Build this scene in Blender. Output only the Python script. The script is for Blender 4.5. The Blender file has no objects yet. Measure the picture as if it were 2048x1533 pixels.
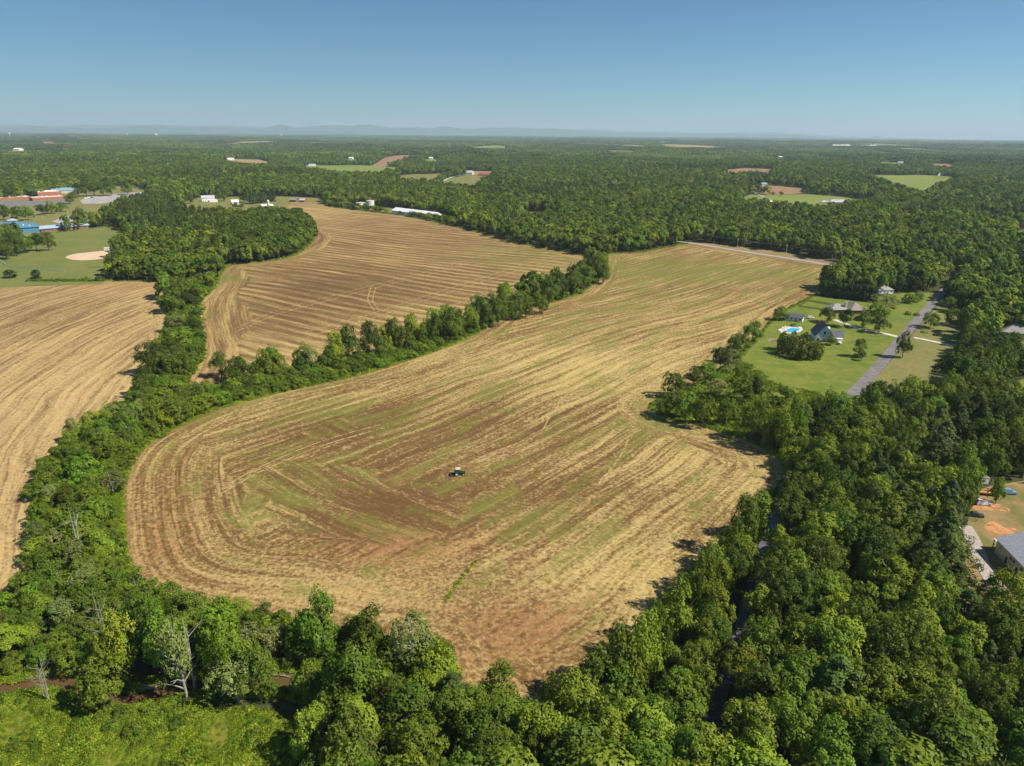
import bpy, math, random
import numpy as np
from mathutils import Matrix, Vector

random.seed(7)
RNG = np.random.default_rng(7)
scene = bpy.context.scene
COL = scene.collection

# ------------------------------------------------------------------ camera
F_PX, CX, CY = 1420.0, 1024.0, 766.5          # focal length in photo pixels (photo 2048 x 1533)
CAM_H = 115.0
PITCH, ROLL = math.radians(19.46), math.radians(0.45)
cam_d = bpy.data.cameras.new('camera'); cam = bpy.data.objects.new('camera', cam_d); COL.objects.link(cam)
cam_d.sensor_width = 36.0; cam_d.lens = 36.0 * F_PX / 2048.0
cam_d.clip_start = 1.0; cam_d.clip_end = 200000.0
cam.matrix_world = Matrix.Translation((0, 0, CAM_H)) @ Matrix.Rotation(math.pi / 2 - PITCH, 4, 'X') @ Matrix.Rotation(ROLL, 4, 'Z')
scene.camera = cam

# ------------------------------------------------------------------ sky, sun, exposure
SUN_EL, SUN_AZ = math.radians(47), math.radians(107)      # azimuth clockwise from +Y
world = bpy.data.worlds.new('World'); scene.world = world; world.use_nodes = True
wn = world.node_tree; wn.nodes.clear()
sky = wn.nodes.new('ShaderNodeTexSky'); sky.sky_type = 'NISHITA'; sky.sun_disc = False
sky.sun_elevation = SUN_EL; sky.sun_rotation = -SUN_AZ
sky.altitude = 300; sky.air_density = 0.75; sky.dust_density = 0.25; sky.ozone_density = 4.0
bg = wn.nodes.new('ShaderNodeBackground'); bg.inputs['Strength'].default_value = 0.060
wo = wn.nodes.new('ShaderNodeOutputWorld')
tint = wn.nodes.new('ShaderNodeMix'); tint.data_type = 'RGBA'; tint.blend_type = 'MULTIPLY'; tint.inputs[0].default_value = 1.0
tint.inputs[7].default_value = (0.66, 0.95, 1.0, 1)          # white balance of the sky
wn.links.new(sky.outputs[0], tint.inputs[6]); wn.links.new(tint.outputs[2], bg.inputs[0]); wn.links.new(bg.outputs[0], wo.inputs[0])
sun_d = bpy.data.lights.new('sun', 'SUN'); sun_d.energy = 4.7; sun_d.angle = math.radians(0.53); sun_d.color = (1.0, 0.93, 0.82)
sun = bpy.data.objects.new('sun', sun_d); COL.objects.link(sun)
to_sun = Vector((math.sin(SUN_AZ) * math.cos(SUN_EL), math.cos(SUN_AZ) * math.cos(SUN_EL), math.sin(SUN_EL)))
sun.rotation_euler = to_sun.to_track_quat('Z', 'Y').to_euler()
sun.location = (200, 0, 300)
scene.view_settings.view_transform = 'Standard'; scene.view_settings.look = 'None'
scene.view_settings.exposure = 0.54; scene.view_settings.gamma = 1.0
scene.view_settings.use_curve_mapping = False
cy = scene.cycles
cy.max_bounces = 4; cy.diffuse_bounces = 2; cy.glossy_bounces = 2; cy.transmission_bounces = 2
cy.volume_bounces = 1; cy.transparent_max_bounces = 4
cy.use_denoising = True
cy.caustics_reflective = False; cy.caustics_refractive = False

# ------------------------------------------------------------------ terrain and projection helpers
R_EARTH = 7.4e6
cf = np.array([0, math.cos(PITCH), -math.sin(PITCH)]); _cu = np.array([0, math.sin(PITCH), math.cos(PITCH)]); _cr = np.array([1., 0, 0])
cr = _cr * math.cos(ROLL) + _cu * math.sin(ROLL); cu = _cu * math.cos(ROLL) - _cr * math.sin(ROLL)

def sstep(a, b, x):
    t = np.clip((x - a) / (b - a), 0, 1); return t * t * (3 - 2 * t)

CREEK = None                                   # world polyline, set below
def seg_dist(px, py, poly, closed=True):
    """distance of points to a polyline"""
    px = np.asarray(px, float); py = np.asarray(py, float)
    d = np.full(px.shape, 1e18)
    n = len(poly)
    for i in range(n if closed else n - 1):
        ax, ay = poly[i]; bx, by = poly[(i + 1) % n]
        dx, dy = bx - ax, by - ay
        L = dx * dx + dy * dy + 1e-12
        t = np.clip(((px - ax) * dx + (py - ay) * dy) / L, 0, 1)
        d = np.minimum(d, (px - ax - t * dx) ** 2 + (py - ay - t * dy) ** 2)
    return np.sqrt(d)

def inside(px, py, poly):
    px = np.asarray(px, float); py = np.asarray(py, float)
    c = np.zeros(px.shape, bool); n = len(poly)
    for i in range(n):
        ax, ay = poly[i]; bx, by = poly[(i + 1) % n]
        if ay == by: continue
        k = ((ay > py) != (by > py)) & (px < (bx - ax) * (py - ay) / (by - ay) + ax)
        c ^= k
    return c

def hgt(x, y):
    x = np.asarray(x, float); y = np.asarray(y, float)
    d = np.hypot(x, y)
    h = 0.8 * np.sin(x / 47 + y / 61 + 0.6) + 0.7 * np.sin(x / 71 - y / 53 + 2.0) + 0.4 * np.sin(x / 29 + y / 83)
    far = sstep(900, 3000, d)
    h = h * (1 - 0.5 * far) + far * (6.0 * np.sin(x / 310 + y / 520 + 1.0) + 5.0 * np.sin(x / 520 - y / 370 + 0.3) + 3.0 * np.sin(y / 240 + x / 900))
    far2 = sstep(4000, 12000, d)
    h = h + far2 * (10 * np.sin(x / 1500 + y / 1900) + 8 * np.sin(x / 2100 - y / 1300 + 1))
    h = h - d * d / (2 * R_EARTH)
    if CREEK is not None:
        near = (d < 230)
        if near.any():
            q = np.full(x.shape, 1e9)
            q[near] = seg_dist(x[near], y[near], CREEK, False)
            h = h - 1.4 * (1 - sstep(1.0, 3.4, q))
    return h

def h1(x, y): return float(hgt(np.array([x]), np.array([y]))[0])

_T = np.geomspace(60, 60000, 4000)
def unp(u, v, z=0.0):
    """ground point seen at photo pixel (u, v); z = height above the ground of the point meant"""
    d = cf * F_PX + cr * (u - CX) - cu * (v - CY)
    d = d / math.hypot(d[0], d[1])
    xs, ys, zs = d[0] * _T, d[1] * _T, CAM_H + d[2] * _T
    under = zs - (hgt(xs, ys) + z) < 0
    if not under.any(): return np.array([d[0] * 45000, d[1] * 45000])
    i = int(np.argmax(under)); lo, hi = _T[max(i - 1, 0)], _T[i]
    for _ in range(18):
        m = 0.5 * (lo + hi)
        if CAM_H + d[2] * m - (h1(d[0] * m, d[1] * m) + z) < 0: hi = m
        else: lo = m
    return np.array([d[0] * hi, d[1] * hi])

def proj(X, Y, Z):
    X = np.asarray(X, float); Y = np.asarray(Y, float); Z = np.asarray(Z, float) - CAM_H
    c = X * cf[0] + Y * cf[1] + Z * cf[2]
    return (CX + F_PX * (X * cr[0] + Y * cr[1] + Z * cr[2]) / c, CY - F_PX * (X * cu[0] + Y * cu[1] + Z * cu[2]) / c, c)

def top_h(x, y, vt):
    """height of something standing at x, y whose top is seen at row vt"""
    lo, hi = 0.3, 60.0; g = h1(x, y)
    for _ in range(30):
        m = 0.5 * (lo + hi)
        if proj(x, y, g + m)[1] < vt: hi = m
        else: lo = m
    return lo

def W(pts):
    """photo pixels -> world polygon; a third value is the height of the tree tops that hide that edge"""
    return np.array([unp(p[0], p[1], p[2] if len(p) > 2 else 0.0) for p in pts])

CREEK = W([(-160, 1392), (-40, 1380), (30, 1372), (100, 1358), (160, 1366), (200, 1388), (255, 1396), (310, 1386), (360, 1372), (430, 1364), (520, 1356), (600, 1362), (700, 1395), (790, 1440), (860, 1490), (905, 1545), (930, 1620)])

# ------------------------------------------------------------------ materials
def lin(c): return tuple((x / 12.92 if x <= 0.04045 else ((x + 0.055) / 1.055) ** 2.4) for x in c)
class NT:
    def __init__(s, name):
        s.m = bpy.data.materials.new(name); s.m.use_nodes = True; s.t = s.m.node_tree; s.t.nodes.clear()
        s.out = s.t.nodes.new('ShaderNodeOutputMaterial')
    def n(s, typ, **kw):
        nd = s.t.nodes.new(typ)
        for k, v in kw.items(): setattr(nd, k, v)
        return nd
    def put(s, sock, v):
        if isinstance(v, bpy.types.NodeSocket): s.t.links.new(v, sock)
        elif v is not None: sock.default_value = v
    def math(s, op, a, b=None, c=None):
        nd = s.n('ShaderNodeMath', operation=op); s.put(nd.inputs[0], a); s.put(nd.inputs[1], b)
        if c is not None: s.put(nd.inputs[2], c)
        return nd.outputs[0]
    def mix(s, f, a, b, mode='MIX'):
        nd = s.n('ShaderNodeMix', data_type='RGBA', blend_type=mode); s.put(nd.inputs[0], f)
        s.put(nd.inputs[6], a if isinstance(a, bpy.types.NodeSocket) else (*a, 1)); s.put(nd.inputs[7], b if isinstance(b, bpy.types.NodeSocket) else (*b, 1))
        return nd.outputs[2]
    def noise(s, vec, scale, detail=3, rough=0.55, dist=0.0):
        nd = s.n('ShaderNodeTexNoise'); s.put(nd.inputs['Vector'], vec); s.put(nd.inputs['Scale'], scale)
        nd.inputs['Detail'].default_value = detail; nd.inputs['Roughness'].default_value = rough; nd.inputs['Distortion'].default_value = dist
        return nd.outputs['Fac']
    def ramp(s, f, a, b):
        nd = s.n('ShaderNodeMapRange', interpolation_type='SMOOTHSTEP'); s.put(nd.inputs[0], f); s.put(nd.inputs[1], a); s.put(nd.inputs[2], b)
        return nd.outputs[0]
    def attr(s, name):
        nd = s.n('ShaderNodeAttribute'); nd.attribute_name = name; return nd.outputs['Fac']
    def xyz(s, x, y, z):
        nd = s.n('ShaderNodeCombineXYZ'); s.put(nd.inputs[0], x); s.put(nd.inputs[1], y); s.put(nd.inputs[2], z); return nd.outputs[0]
    def pos(s): return s.n('ShaderNodeNewGeometry').outputs['Position']
    def sep(s, v):
        nd = s.n('ShaderNodeSeparateXYZ'); s.put(nd.inputs[0], v); return nd.outputs
    def done(s, color, rough=0.9, spec=0.2, bump=None, bstr=0.3, metal=0.0, bdist=0.1):
        p = s.n('ShaderNodeBsdfPrincipled'); s.put(p.inputs['Base Color'], color if isinstance(color, bpy.types.NodeSocket) else (*color, 1))
        s.put(p.inputs['Roughness'], rough); p.inputs['Specular IOR Level'].default_value = spec; p.inputs['Metallic'].default_value = metal
        if bump is not None:
            b = s.n('ShaderNodeBump'); b.inputs['Strength'].default_value = bstr; b.inputs['Distance'].default_value = bdist
            s.put(b.inputs['Height'], bump); s.t.links.new(b.outputs[0], p.inputs['Normal'])
        s.t.links.new(p.outputs[0], s.out.inputs[0]); return s.m

def plain(name, c, rough=0.8, var=0.25, scale=0.6, spec=0.3, metal=0.0):
    t = NT(name); f = t.noise(t.pos(), scale, 4, 0.6)
    return t.done(t.mix(t.ramp(f, 0.3, 0.7), tuple(x * (1 - var) for x in c), tuple(min(1, x * (1 + var * 0.6)) for x in c)), rough, spec, metal=metal)

def leaf_mat(name, c1, c2, c3, trans=0.22):
    """c1..c3: leaf colours; every tree (object or instance) and every clump picks its own mixture"""
    t = NT(name)
    oi = t.n('ShaderNodeObjectInfo').outputs['Random']
    tone = t.attr('tone')
    a = t.mix(oi, c1, c2)
    c = t.mix(t.math('MULTIPLY', tone, 0.75), a, c3)
    v = t.math('MULTIPLY_ADD', t.math('FRACT', t.math('MULTIPLY', oi, 7.31)), 0.78, 0.68)
    hsv = t.n('ShaderNodeHueSaturation'); t.put(hsv.inputs['Color'], c); t.put(hsv.inputs['Value'], v)
    t.put(hsv.inputs['Hue'], t.math('MULTIPLY_ADD', t.math('FRACT', t.math('MULTIPLY', oi, 13.7)), 0.035, 0.478))
    col = hsv.outputs[0]
    d = t.n('ShaderNodeBsdfDiffuse'); t.put(d.inputs[0], col)
    tr = t.n('ShaderNodeBsdfTranslucent'); t.put(tr.inputs[0], t.mix(1.0, col, (1.25, 1.3, 0.6), 'MULTIPLY'))
    g = t.n('ShaderNodeBsdfGlossy'); g.inputs['Roughness'].default_value = 0.5; g.inputs[0].default_value = (0.5, 0.5, 0.5, 1)
    m1 = t.n('ShaderNodeMixShader'); m1.inputs[0].default_value = trans; t.t.links.new(d.outputs[0], m1.inputs[1]); t.t.links.new(tr.outputs[0], m1.inputs[2])
    m2 = t.n('ShaderNodeMixShader'); m2.inputs[0].default_value = 0.022; t.t.links.new(m1.outputs[0], m2.inputs[1]); t.t.links.new(g.outputs[0], m2.inputs[2])
    t.t.links.new(m2.outputs[0], t.out.inputs[0]); return t.m

M = {}
M['oak'] = leaf_mat('oak leaves', (0.080, 0.124, 0.013), (0.116, 0.174, 0.017), (0.056, 0.096, 0.012))
M['mid'] = leaf_mat('maple leaves', (0.112, 0.176, 0.014), (0.150, 0.215, 0.017), (0.078, 0.136, 0.013))
M['lime'] = leaf_mat('poplar leaves', (0.160, 0.228, 0.016), (0.225, 0.270, 0.022), (0.118, 0.182, 0.014))
M['pine'] = leaf_mat('pine needles', (0.066, 0.108, 0.020), (0.104, 0.142, 0.022), (0.044, 0.080, 0.017), 0.15)
M['cedar'] = leaf_mat('cedar sprays', (0.036, 0.072, 0.017), (0.048, 0.088, 0.020), (0.028, 0.058, 0.014), 0.12)
M['pale'] = leaf_mat('sycamore leaves', (0.175, 0.215, 0.052), (0.220, 0.240, 0.072), (0.124, 0.170, 0.034))
M['brush'] = leaf_mat('brush leaves', (0.115, 0.195, 0.014), (0.172, 0.245, 0.018), (0.078, 0.140, 0.012))
M['weed'] = leaf_mat('weed leaves', (0.190, 0.280, 0.016), (0.290, 0.340, 0.026), (0.125, 0.205, 0.013))
M['bark'] = plain('bark', (0.16, 0.13, 0.10), 0.95, 0.4, 3)
M['deadwood'] = plain('dead wood', (0.27, 0.24, 0.20), 0.95, 0.3, 2)
M['palebark'] = plain('pale bark', (0.34, 0.31, 0.265), 0.9, 0.3, 1.5)

# ground under the woods
t = NT('forest floor'); p = t.pos()
a = t.noise(p, 0.05, 4, 0.6); b = t.noise(p, 0.7, 4, 0.65); c = t.noise(p, 0.0022, 5, 0.62)
g = t.mix(t.ramp(b, 0.3, 0.7), (0.040, 0.050, 0.016), (0.075, 0.095, 0.025)); g = t.mix(t.ramp(a, 0.5, 0.75), g, (0.10, 0.075, 0.04))
M['ground'] = t.done(g, 0.95, 0.1, b, 0.5)

def lawn_mat(name, c1, c2, c3, scale=0.035):
    t = NT(name); p = t.pos()
    a = t.noise(p, scale, 4, 0.6, 0.6); b = t.noise(p, 0.35, 5, 0.65); c = t.noise(p, scale * 3.1, 3, 0.6)
    g = t.mix(t.ramp(a, 0.35, 0.65), c1, c2); g = t.mix(t.math('MULTIPLY', t.ramp(c, 0.5, 0.72), 0.75), g, c3)
    g = t.mix(t.math('MULTIPLY', t.ramp(b, 0.35, 0.75), 0.4), g, tuple(x * 0.55 for x in c1))
    return t.done(g, 0.9, 0.15, b, 0.4)
M['lawn'] = lawn_mat('mown lawn', (0.120, 0.170, 0.024), (0.185, 0.205, 0.034), (0.250, 0.215, 0.050), 0.045)
M['drylawn'] = lawn_mat('dry lawn', (0.176, 0.181, 0.053), (0.215, 0.198, 0.065), (0.267, 0.189, 0.082))
M['park'] = lawn_mat('ballpark grass', (0.142, 0.176, 0.039), (0.185, 0.194, 0.052), (0.206, 0.172, 0.060), 0.02)
M['pasture'] = lawn_mat('pasture grass', (0.172, 0.232, 0.043), (0.206, 0.249, 0.052), (0.224, 0.224, 0.069), 0.012)
M['meadow'] = lawn_mat('meadow', (0.120, 0.160, 0.016), (0.190, 0.200, 0.026), (0.230, 0.190, 0.050), 0.16)
M['soil'] = lawn_mat('tilled red soil', (0.284, 0.163, 0.090), (0.327, 0.198, 0.112), (0.232, 0.142, 0.073), 0.03)
M['tan'] = lawn_mat('dry tan grass', (0.361, 0.258, 0.129), (0.310, 0.224, 0.103), (0.241, 0.215, 0.069), 0.02)
M['verge'] = lawn_mat('worn verge', (0.30, 0.20, 0.10), (0.26, 0.20, 0.08), (0.17, 0.18, 0.045), 0.05)
M['yard'] = lawn_mat('worn dirt yard', (0.165, 0.165, 0.050), (0.330, 0.220, 0.105), (0.38, 0.205, 0.095), 0.075)
M['infield'] = plain('infield sand', (0.62, 0.45, 0.30), 0.95, 0.12, 0.15)
M['clay'] = plain('red clay', (0.58, 0.27, 0.12), 0.95, 0.25, 0.5)
M['asphalt'] = plain('asphalt', (0.19, 0.175, 0.17), 0.9, 0.25, 0.35)
M['parking'] = plain('worn parking asphalt', (0.36, 0.34, 0.32), 0.9, 0.15, 0.06)
M['lane'] = plain('lane asphalt', (0.13, 0.13, 0.135), 0.9, 0.25, 0.5)
M['concrete'] = plain('concrete', (0.58, 0.54, 0.47), 0.9, 0.12, 0.4)
M['gravel'] = plain('gravel', (0.42, 0.36, 0.32), 0.95, 0.2, 1.2)
M['mud'] = plain('mud bank', (0.19, 0.135, 0.08), 0.9, 0.35, 0.7)
M['sandbar'] = plain('sand', (0.50, 0.38, 0.25), 0.95, 0.25, 0.8)
t = NT('creek water'); M['water'] = t.done((0.115, 0.068, 0.030), 0.12, 0.5, t.noise(t.pos(), 1.4, 3), 0.08)
t = NT('pool water'); M['pool'] = t.done((0.05, 0.42, 0.66), 0.08, 0.5, t.noise(t.pos(), 1.1, 3), 0.08)

def field_mat(name, soil, straw, green, period, swath, greenness, contrast, speck=1.0):
    """stubble: s runs across the drilled rows, e is the distance from the field edge, hb picks the headland, m2 the cross-drilled part"""
    t = NT(name); p = t.pos(); x, y, z = t.sep(p)
    n0 = t.noise(p, 0.06, 3); n1 = t.noise(p, 0.022, 4, 0.6, 0.5)
    jag = t.math('MULTIPLY_ADD', n0, 1.5, -0.75)
    jag2 = t.math('MULTIPLY_ADD', t.noise(p, 0.25, 2), 0.5, -0.25)
    m2 = t.math('GREATER_THAN', t.math('ADD', t.math('ADD', t.attr('m2'), jag), jag2), 0.5)
    hb = t.math('GREATER_THAN', t.math('ADD', t.math('ADD', t.attr('hb'), jag), jag2), 0.5)
    wob = t.math('MULTIPLY_ADD', t.noise(p, 0.018, 2), 9.0, -4.5)
    s = t.math('ADD', t.n('ShaderNodeMix').outputs[0] if False else t.math('ADD', t.math('MULTIPLY', t.attr('s1'), t.math('SUBTRACT', 1.0, m2)), t.math('MULTIPLY', t.attr('s2'), m2)), wob)
    e = t.math('ADD', t.attr('e'), t.math('MULTIPLY', wob, 0.35))
    s = t.math('ADD', t.math('MULTIPLY', s, t.math('SUBTRACT', 1.0, hb)), t.math('MULTIPLY', e, hb))
    # streaks: noise very long along the rows, short across
    st1 = t.noise(t.xyz(t.math('MULTIPLY', s, 0.75), t.math('MULTIPLY', x, 0.018), t.math('MULTIPLY', y, 0.018)), 1.0, 3, 0.6)
    st2 = t.noise(t.xyz(t.math('MULTIPLY', s, 0.16), t.math('MULTIPLY_ADD', x, 0.011, 7.0), t.math('MULTIPLY', y, 0.011)), 1.0, 3, 0.6)
    st3 = t.noise(t.xyz(t.math('MULTIPLY', s, 1.5), t.math('MULTIPLY_ADD', x, 0.09, 3.0), t.math('MULTIPLY', y, 0.09)), 1.0, 2, 0.6)
    wv = t.math('SINE', t.math('MULTIPLY', s, 2 * math.pi / period))
    wv = t.math('MULTIPLY', wv, t.math('MULTIPLY', t.math('MULTIPLY_ADD', hb, -0.55, 1.0), swath))
    fine = t.noise(p, 0.85, 5, 0.72); clod = t.noise(p, 0.28, 4, 0.7)
    f = t.math('ADD', t.math('MULTIPLY_ADD', st1, 1.15, -0.575), t.math('MULTIPLY_ADD', st2, 0.9, -0.45))
    f = t.math('ADD', f, t.math('MULTIPLY_ADD', st3, 0.5, -0.25)); f = t.math('ADD', f, t.math('MULTIPLY', wv, t.ramp(n1, 0.3, 0.6)))
    f = t.math('MULTIPLY', f, t.math('MULTIPLY_ADD', t.math('SUBTRACT', 1.0, t.attr('calm')), 0.75, 0.25))
    f = t.math('ADD', f, t.math('MULTIPLY_ADD', fine, 2.0 * speck, -1.0 * speck)); f = t.math('ADD', f, t.math('MULTIPLY_ADD', clod, 0.5 * speck, -0.25 * speck))
    f = t.math('ADD', f, t.math('MULTIPLY_ADD', t.math('SUBTRACT', t.attr('straw'), t.attr('dark')), 0.62, -0.05))
    k = t.ramp(f, -contrast, contrast)
    col = t.mix(k, soil, straw)
    # pale chaff lying on top, dark clods between
    col = t.mix(t.math('MULTIPLY', t.ramp(f, contrast * 0.75, contrast * 1.6), 0.75), col, tuple(min(1, c * 1.32) for c in straw))
    col = t.mix(t.math('MULTIPLY', t.ramp(f, -contrast * 0.7, -contrast * 1.7), 0.6), col, tuple(c * 0.6 for c in soil))
    gn = t.noise(t.xyz(t.math('MULTIPLY', s, 0.10), t.math('MULTIPLY', x, 0.03), t.math('MULTIPLY', y, 0.03)), 1.0, 4, 0.65)
    gf = t.math('ADD', t.math('ADD', t.math('MULTIPLY_ADD', gn, 1.9, -0.95), t.math('MULTIPLY_ADD', t.noise(p, 0.5, 4, 0.7), 1.1, -0.55)), t.attr('green'))
    gf = t.math('ADD', gf, greenness)
    col = t.mix(t.math('MULTIPLY', t.ramp(gf, 0.04, 0.46), 0.66), col, green)
    rd = t.math('ADD', t.math('MULTIPLY', t.attr('red'), 0.7), t.math('ADD', t.math('MULTIPLY_ADD', clod, 1.2, -0.62), t.math('MULTIPLY_ADD', st1, 1.2, -0.6)))
    col = t.mix(t.math('MULTIPLY', t.ramp(rd, 0.08, 0.6), 0.6), col, (0.36, 0.175, 0.078))
    # the outermost pass next to the weeds is bare worked soil
    bare = t.math('SUBTRACT', 1.0, t.ramp(t.math('ADD', t.attr('e'), t.math('MULTIPLY', jag, 1.6)), 0.8, 3.6))
    col = t.mix(t.math('MULTIPLY', t.math('MULTIPLY', bare, t.ramp(clod, 0.3, 0.6)), 0.6), col, tuple(0.5 * (a + b) for a, b in zip(soil, (0.40, 0.24, 0.13))))
    return t.done(col, 0.95, 0.1, t.math('ADD', t.math('MULTIPLY', f, 0.6), fine), 0.55, bdist=0.16)

# ------------------------------------------------------------------ mesh helpers
def fast_mesh(name, V, faces, mats, mi=None, smooth=False, attrs=None):
    """V (n,3); faces (m,3|4) index array"""
    me = bpy.data.meshes.new(name); V = np.asarray(V, np.float32); faces = np.asarray(faces, np.int32)
    me.vertices.add(len(V)); me.vertices.foreach_set('co', V.ravel())
    k = faces.shape[1]; m = len(faces)
    me.loops.add(m * k); me.loops.foreach_set('vertex_index', faces.ravel())
    me.polygons.add(m); me.polygons.foreach_set('loop_start', np.arange(0, m * k, k, dtype=np.int32))
    if mi is not None: me.polygons.foreach_set('material_index', np.asarray(mi, np.int32))
    me.polygons.foreach_set('use_smooth', np.full(m, smooth, bool))
    for mt in mats: me.materials.append(mt)
    for k_, a in (attrs or {}).items():
        at = me.attributes.new(k_, 'FLOAT', 'POINT'); at.data.foreach_set('value', np.asarray(a, np.float32))
    me.update(calc_edges=True); me.validate()
    return me

def link(name, me, parent=None, loc=None, rz=0.0, **props):
    o = bpy.data.objects.new(name, me); COL.objects.link(o)
    if parent is not None: o.parent = parent
    if loc is not None: o.location = loc
    if rz: o.rotation_euler = (0, 0, rz)
    for k, v in props.items(): o[k] = v
    return o

def thing(name, label, cat, loc, rz=0.0, group=None):
    o = bpy.data.objects.new(name, None); COL.objects.link(o); o.location = loc; o.rotation_euler = (0, 0, rz)
    o.empty_display_size = 0.5
    o['label'] = label; o['category'] = cat
    if group: o['group'] = group
    return o

def sheet(name, poly, g, off, mat, attrs=None, kind='structure', zfun=None):
    """ground sheet that fills a world polygon exactly, draped on the terrain"""
    poly = np.asarray(poly, float)
    x0, y0 = poly.min(0) - g; x1, y1 = poly.max(0) + g
    nx, ny = int((x1 - x0) / g) + 2, int((y1 - y0) / g) + 2
    X, Y = np.meshgrid(x0 + g * np.arange(nx), y0 + g * np.arange(ny))
    X = X.ravel(); Y = Y.ravel()
    ins = inside(X, Y, poly)
    idx = np.arange(nx * ny).reshape(ny, nx)
    q = np.stack([idx[:-1, :-1], idx[:-1, 1:], idx[1:, 1:], idx[1:, :-1]], -1).reshape(-1, 4)
    keep = ins[q].any(1); q = q[keep]
    used = np.unique(q); remap = -np.ones(nx * ny, int); remap[used] = np.arange(len(used))
    X, Y, ins = X[used], Y[used], ins[used]; q = remap[q]
    out = np.where(~ins)[0]                              # pull outside corners back onto the outline
    if len(out):
        bd = np.full(len(out), 1e18); bx = X[out].copy(); by = Y[out].copy(); n = len(poly)
        for i in range(n):
            a = poly[i]; d = poly[(i + 1) % n] - a; L = d @ d + 1e-9
            tt = np.clip(((X[out] - a[0]) * d[0] + (Y[out] - a[1]) * d[1]) / L, 0, 1)
            cx_, cy_ = a[0] + tt * d[0], a[1] + tt * d[1]; dd = (cx_ - X[out]) ** 2 + (cy_ - Y[out]) ** 2
            k = dd < bd; bd[k] = dd[k]; bx[k] = cx_[k]; by[k] = cy_[k]
        X[out], Y[out] = bx, by
    Z = (hgt(X, Y) if zfun is None else zfun(X, Y)) + off
    me = fast_mesh(name, np.stack([X, Y, Z], 1), q, [mat], smooth=True, attrs=attrs(X, Y, poly) if attrs else None)
    return link(name, me, kind=kind)

def smooth_line(pts, step):
    """Catmull-Rom through world points"""
    pts = [np.asarray(p, float) for p in pts]; P_ = [2 * pts[0] - pts[1]] + pts + [2 * pts[-1] - pts[-2]]; out = []
    for i in range(1, len(P_) - 2):
        n = max(2, int(np.linalg.norm(P_[i + 1] - P_[i]) / step))
        for j in range(n):
            s = j / n
            out.append(0.5 * ((2 * P_[i]) + (P_[i + 1] - P_[i - 1]) * s + (2 * P_[i - 1] - 5 * P_[i] + 4 * P_[i + 1] - P_[i + 2]) * s * s + (3 * P_[i] - P_[i - 1] - 3 * P_[i + 1] + P_[i + 2]) * s ** 3))
    out.append(pts[-1]); return np.array(out)

def smooth_poly(poly, step=4.0):
    pts = [np.asarray(p, float) for p in poly]; n = len(pts); out = []
    for i in range(n):
        a, b, c, d = pts[i - 1], pts[i], pts[(i + 1) % n], pts[(i + 2) % n]
        k = max(1, min(12, int(np.linalg.norm(c - b) / step)))
        for j in range(k):
            s = j / k
            out.append(0.5 * ((2 * b) + (c - a) * s + (2 * a - 5 * b + 4 * c - d) * s * s + (3 * b - a - 3 * c + d) * s ** 3))
    return np.array(out)

def ribbon(name, line, width, off, mat, jitter=0.0, kind='structure', cols=5, sink=0.0, parent=None):
    line = np.asarray(line); d = np.gradient(line, axis=0); d /= np.linalg.norm(d, axis=1)[:, None] + 1e-9
    nrm = np.stack([-d[:, 1], d[:, 0]], 1); V = []
    for k in range(cols):
        f = (k / (cols - 1) - 0.5)
        w = width * f * (1 + jitter * np.interp(np.arange(len(line)), np.arange(0, len(line) + 3, 3), RNG.normal(0, 1, len(np.arange(0, len(line) + 3, 3)))))
        p = line + nrm * (w[:, None] if np.ndim(w) else w)
        V.append(np.column_stack([p, hgt(p[:, 0], p[:, 1]) + off - sink * (2 * abs(f)) ** 2]))
    V = np.stack(V, 1).reshape(-1, 3); n = len(line)
    i = np.arange(n - 1)[:, None] * cols + np.arange(cols - 1)[None]
    q = np.stack([i, i + cols, i + cols + 1, i + 1], -1).reshape(-1, 4)[:, ::-1]
    me = fast_mesh(name, V, q, [mat], smooth=True)
    o = link(name, me, parent=parent)
    if parent is None: o['kind'] = kind
    return o

# ------------------------------------------------------------------ open land, traced on the ground
F1 = smooth_poly(W([(1378, 489), (1430, 497), (1500, 509), (1600, 525), (1682, 540), (1665, 562), (1636, 586), (1575, 618), (1538, 646), (1500, 690), (1440, 740), (1380, 775), (1318, 800), (1300, 818), (1340, 838), (1400, 852), (1450, 868), (1500, 884), (1545, 908), (1570, 938), (1556, 962, 2), (1510, 992, 5),
    (1470, 1030, 7), (1440, 1078, 8), (1390, 1098, 9), (1352, 1150, 10), (1335, 1200, 11), (1290, 1258, 12), (1205, 1292, 12), (1170, 1335, 12), (1140, 1368, 11), (1060, 1385, 9), (1005, 1368, 9), (950, 1335, 8), (905, 1315, 7), (885, 1265, 6), (840, 1242, 6), (760, 1242, 5), (690, 1248, 3), (600, 1238, 1),
    (540, 1230), (480, 1227), (400, 1219), (330, 1201), (285, 1174), (258, 1130), (247, 1060), (247, 990), (262, 932), (300, 888), (370, 848), (450, 815), (560, 786), (700, 756), (800, 727), (900, 692), (975, 656), (1005, 636), (1080, 612), (1150, 592), (1190, 567), (1210, 542), (1214, 522), (1222, 509), (1280, 506), (1330, 497)]), 5)
F2 = smooth_poly(W([(1160, 511), (1060, 492), (980, 472), (900, 452), (800, 432), (720, 422), (656, 413), (640, 402), (590, 405), (530, 424), (520, 436), (600, 444, 0), (622, 462), (628, 480), (600, 507), (555, 521), (500, 527), (462, 531), (446, 546), (432, 575), (406, 600), (400, 640), (408, 680), (410, 712), (390, 746), (374, 770), (390, 786),
    (430, 788), (500, 766), (600, 744), (700, 722), (800, 694), (880, 664), (960, 633), (1010, 612), (1080, 588), (1140, 572), (1176, 545), (1186, 520)]), 6)
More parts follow.
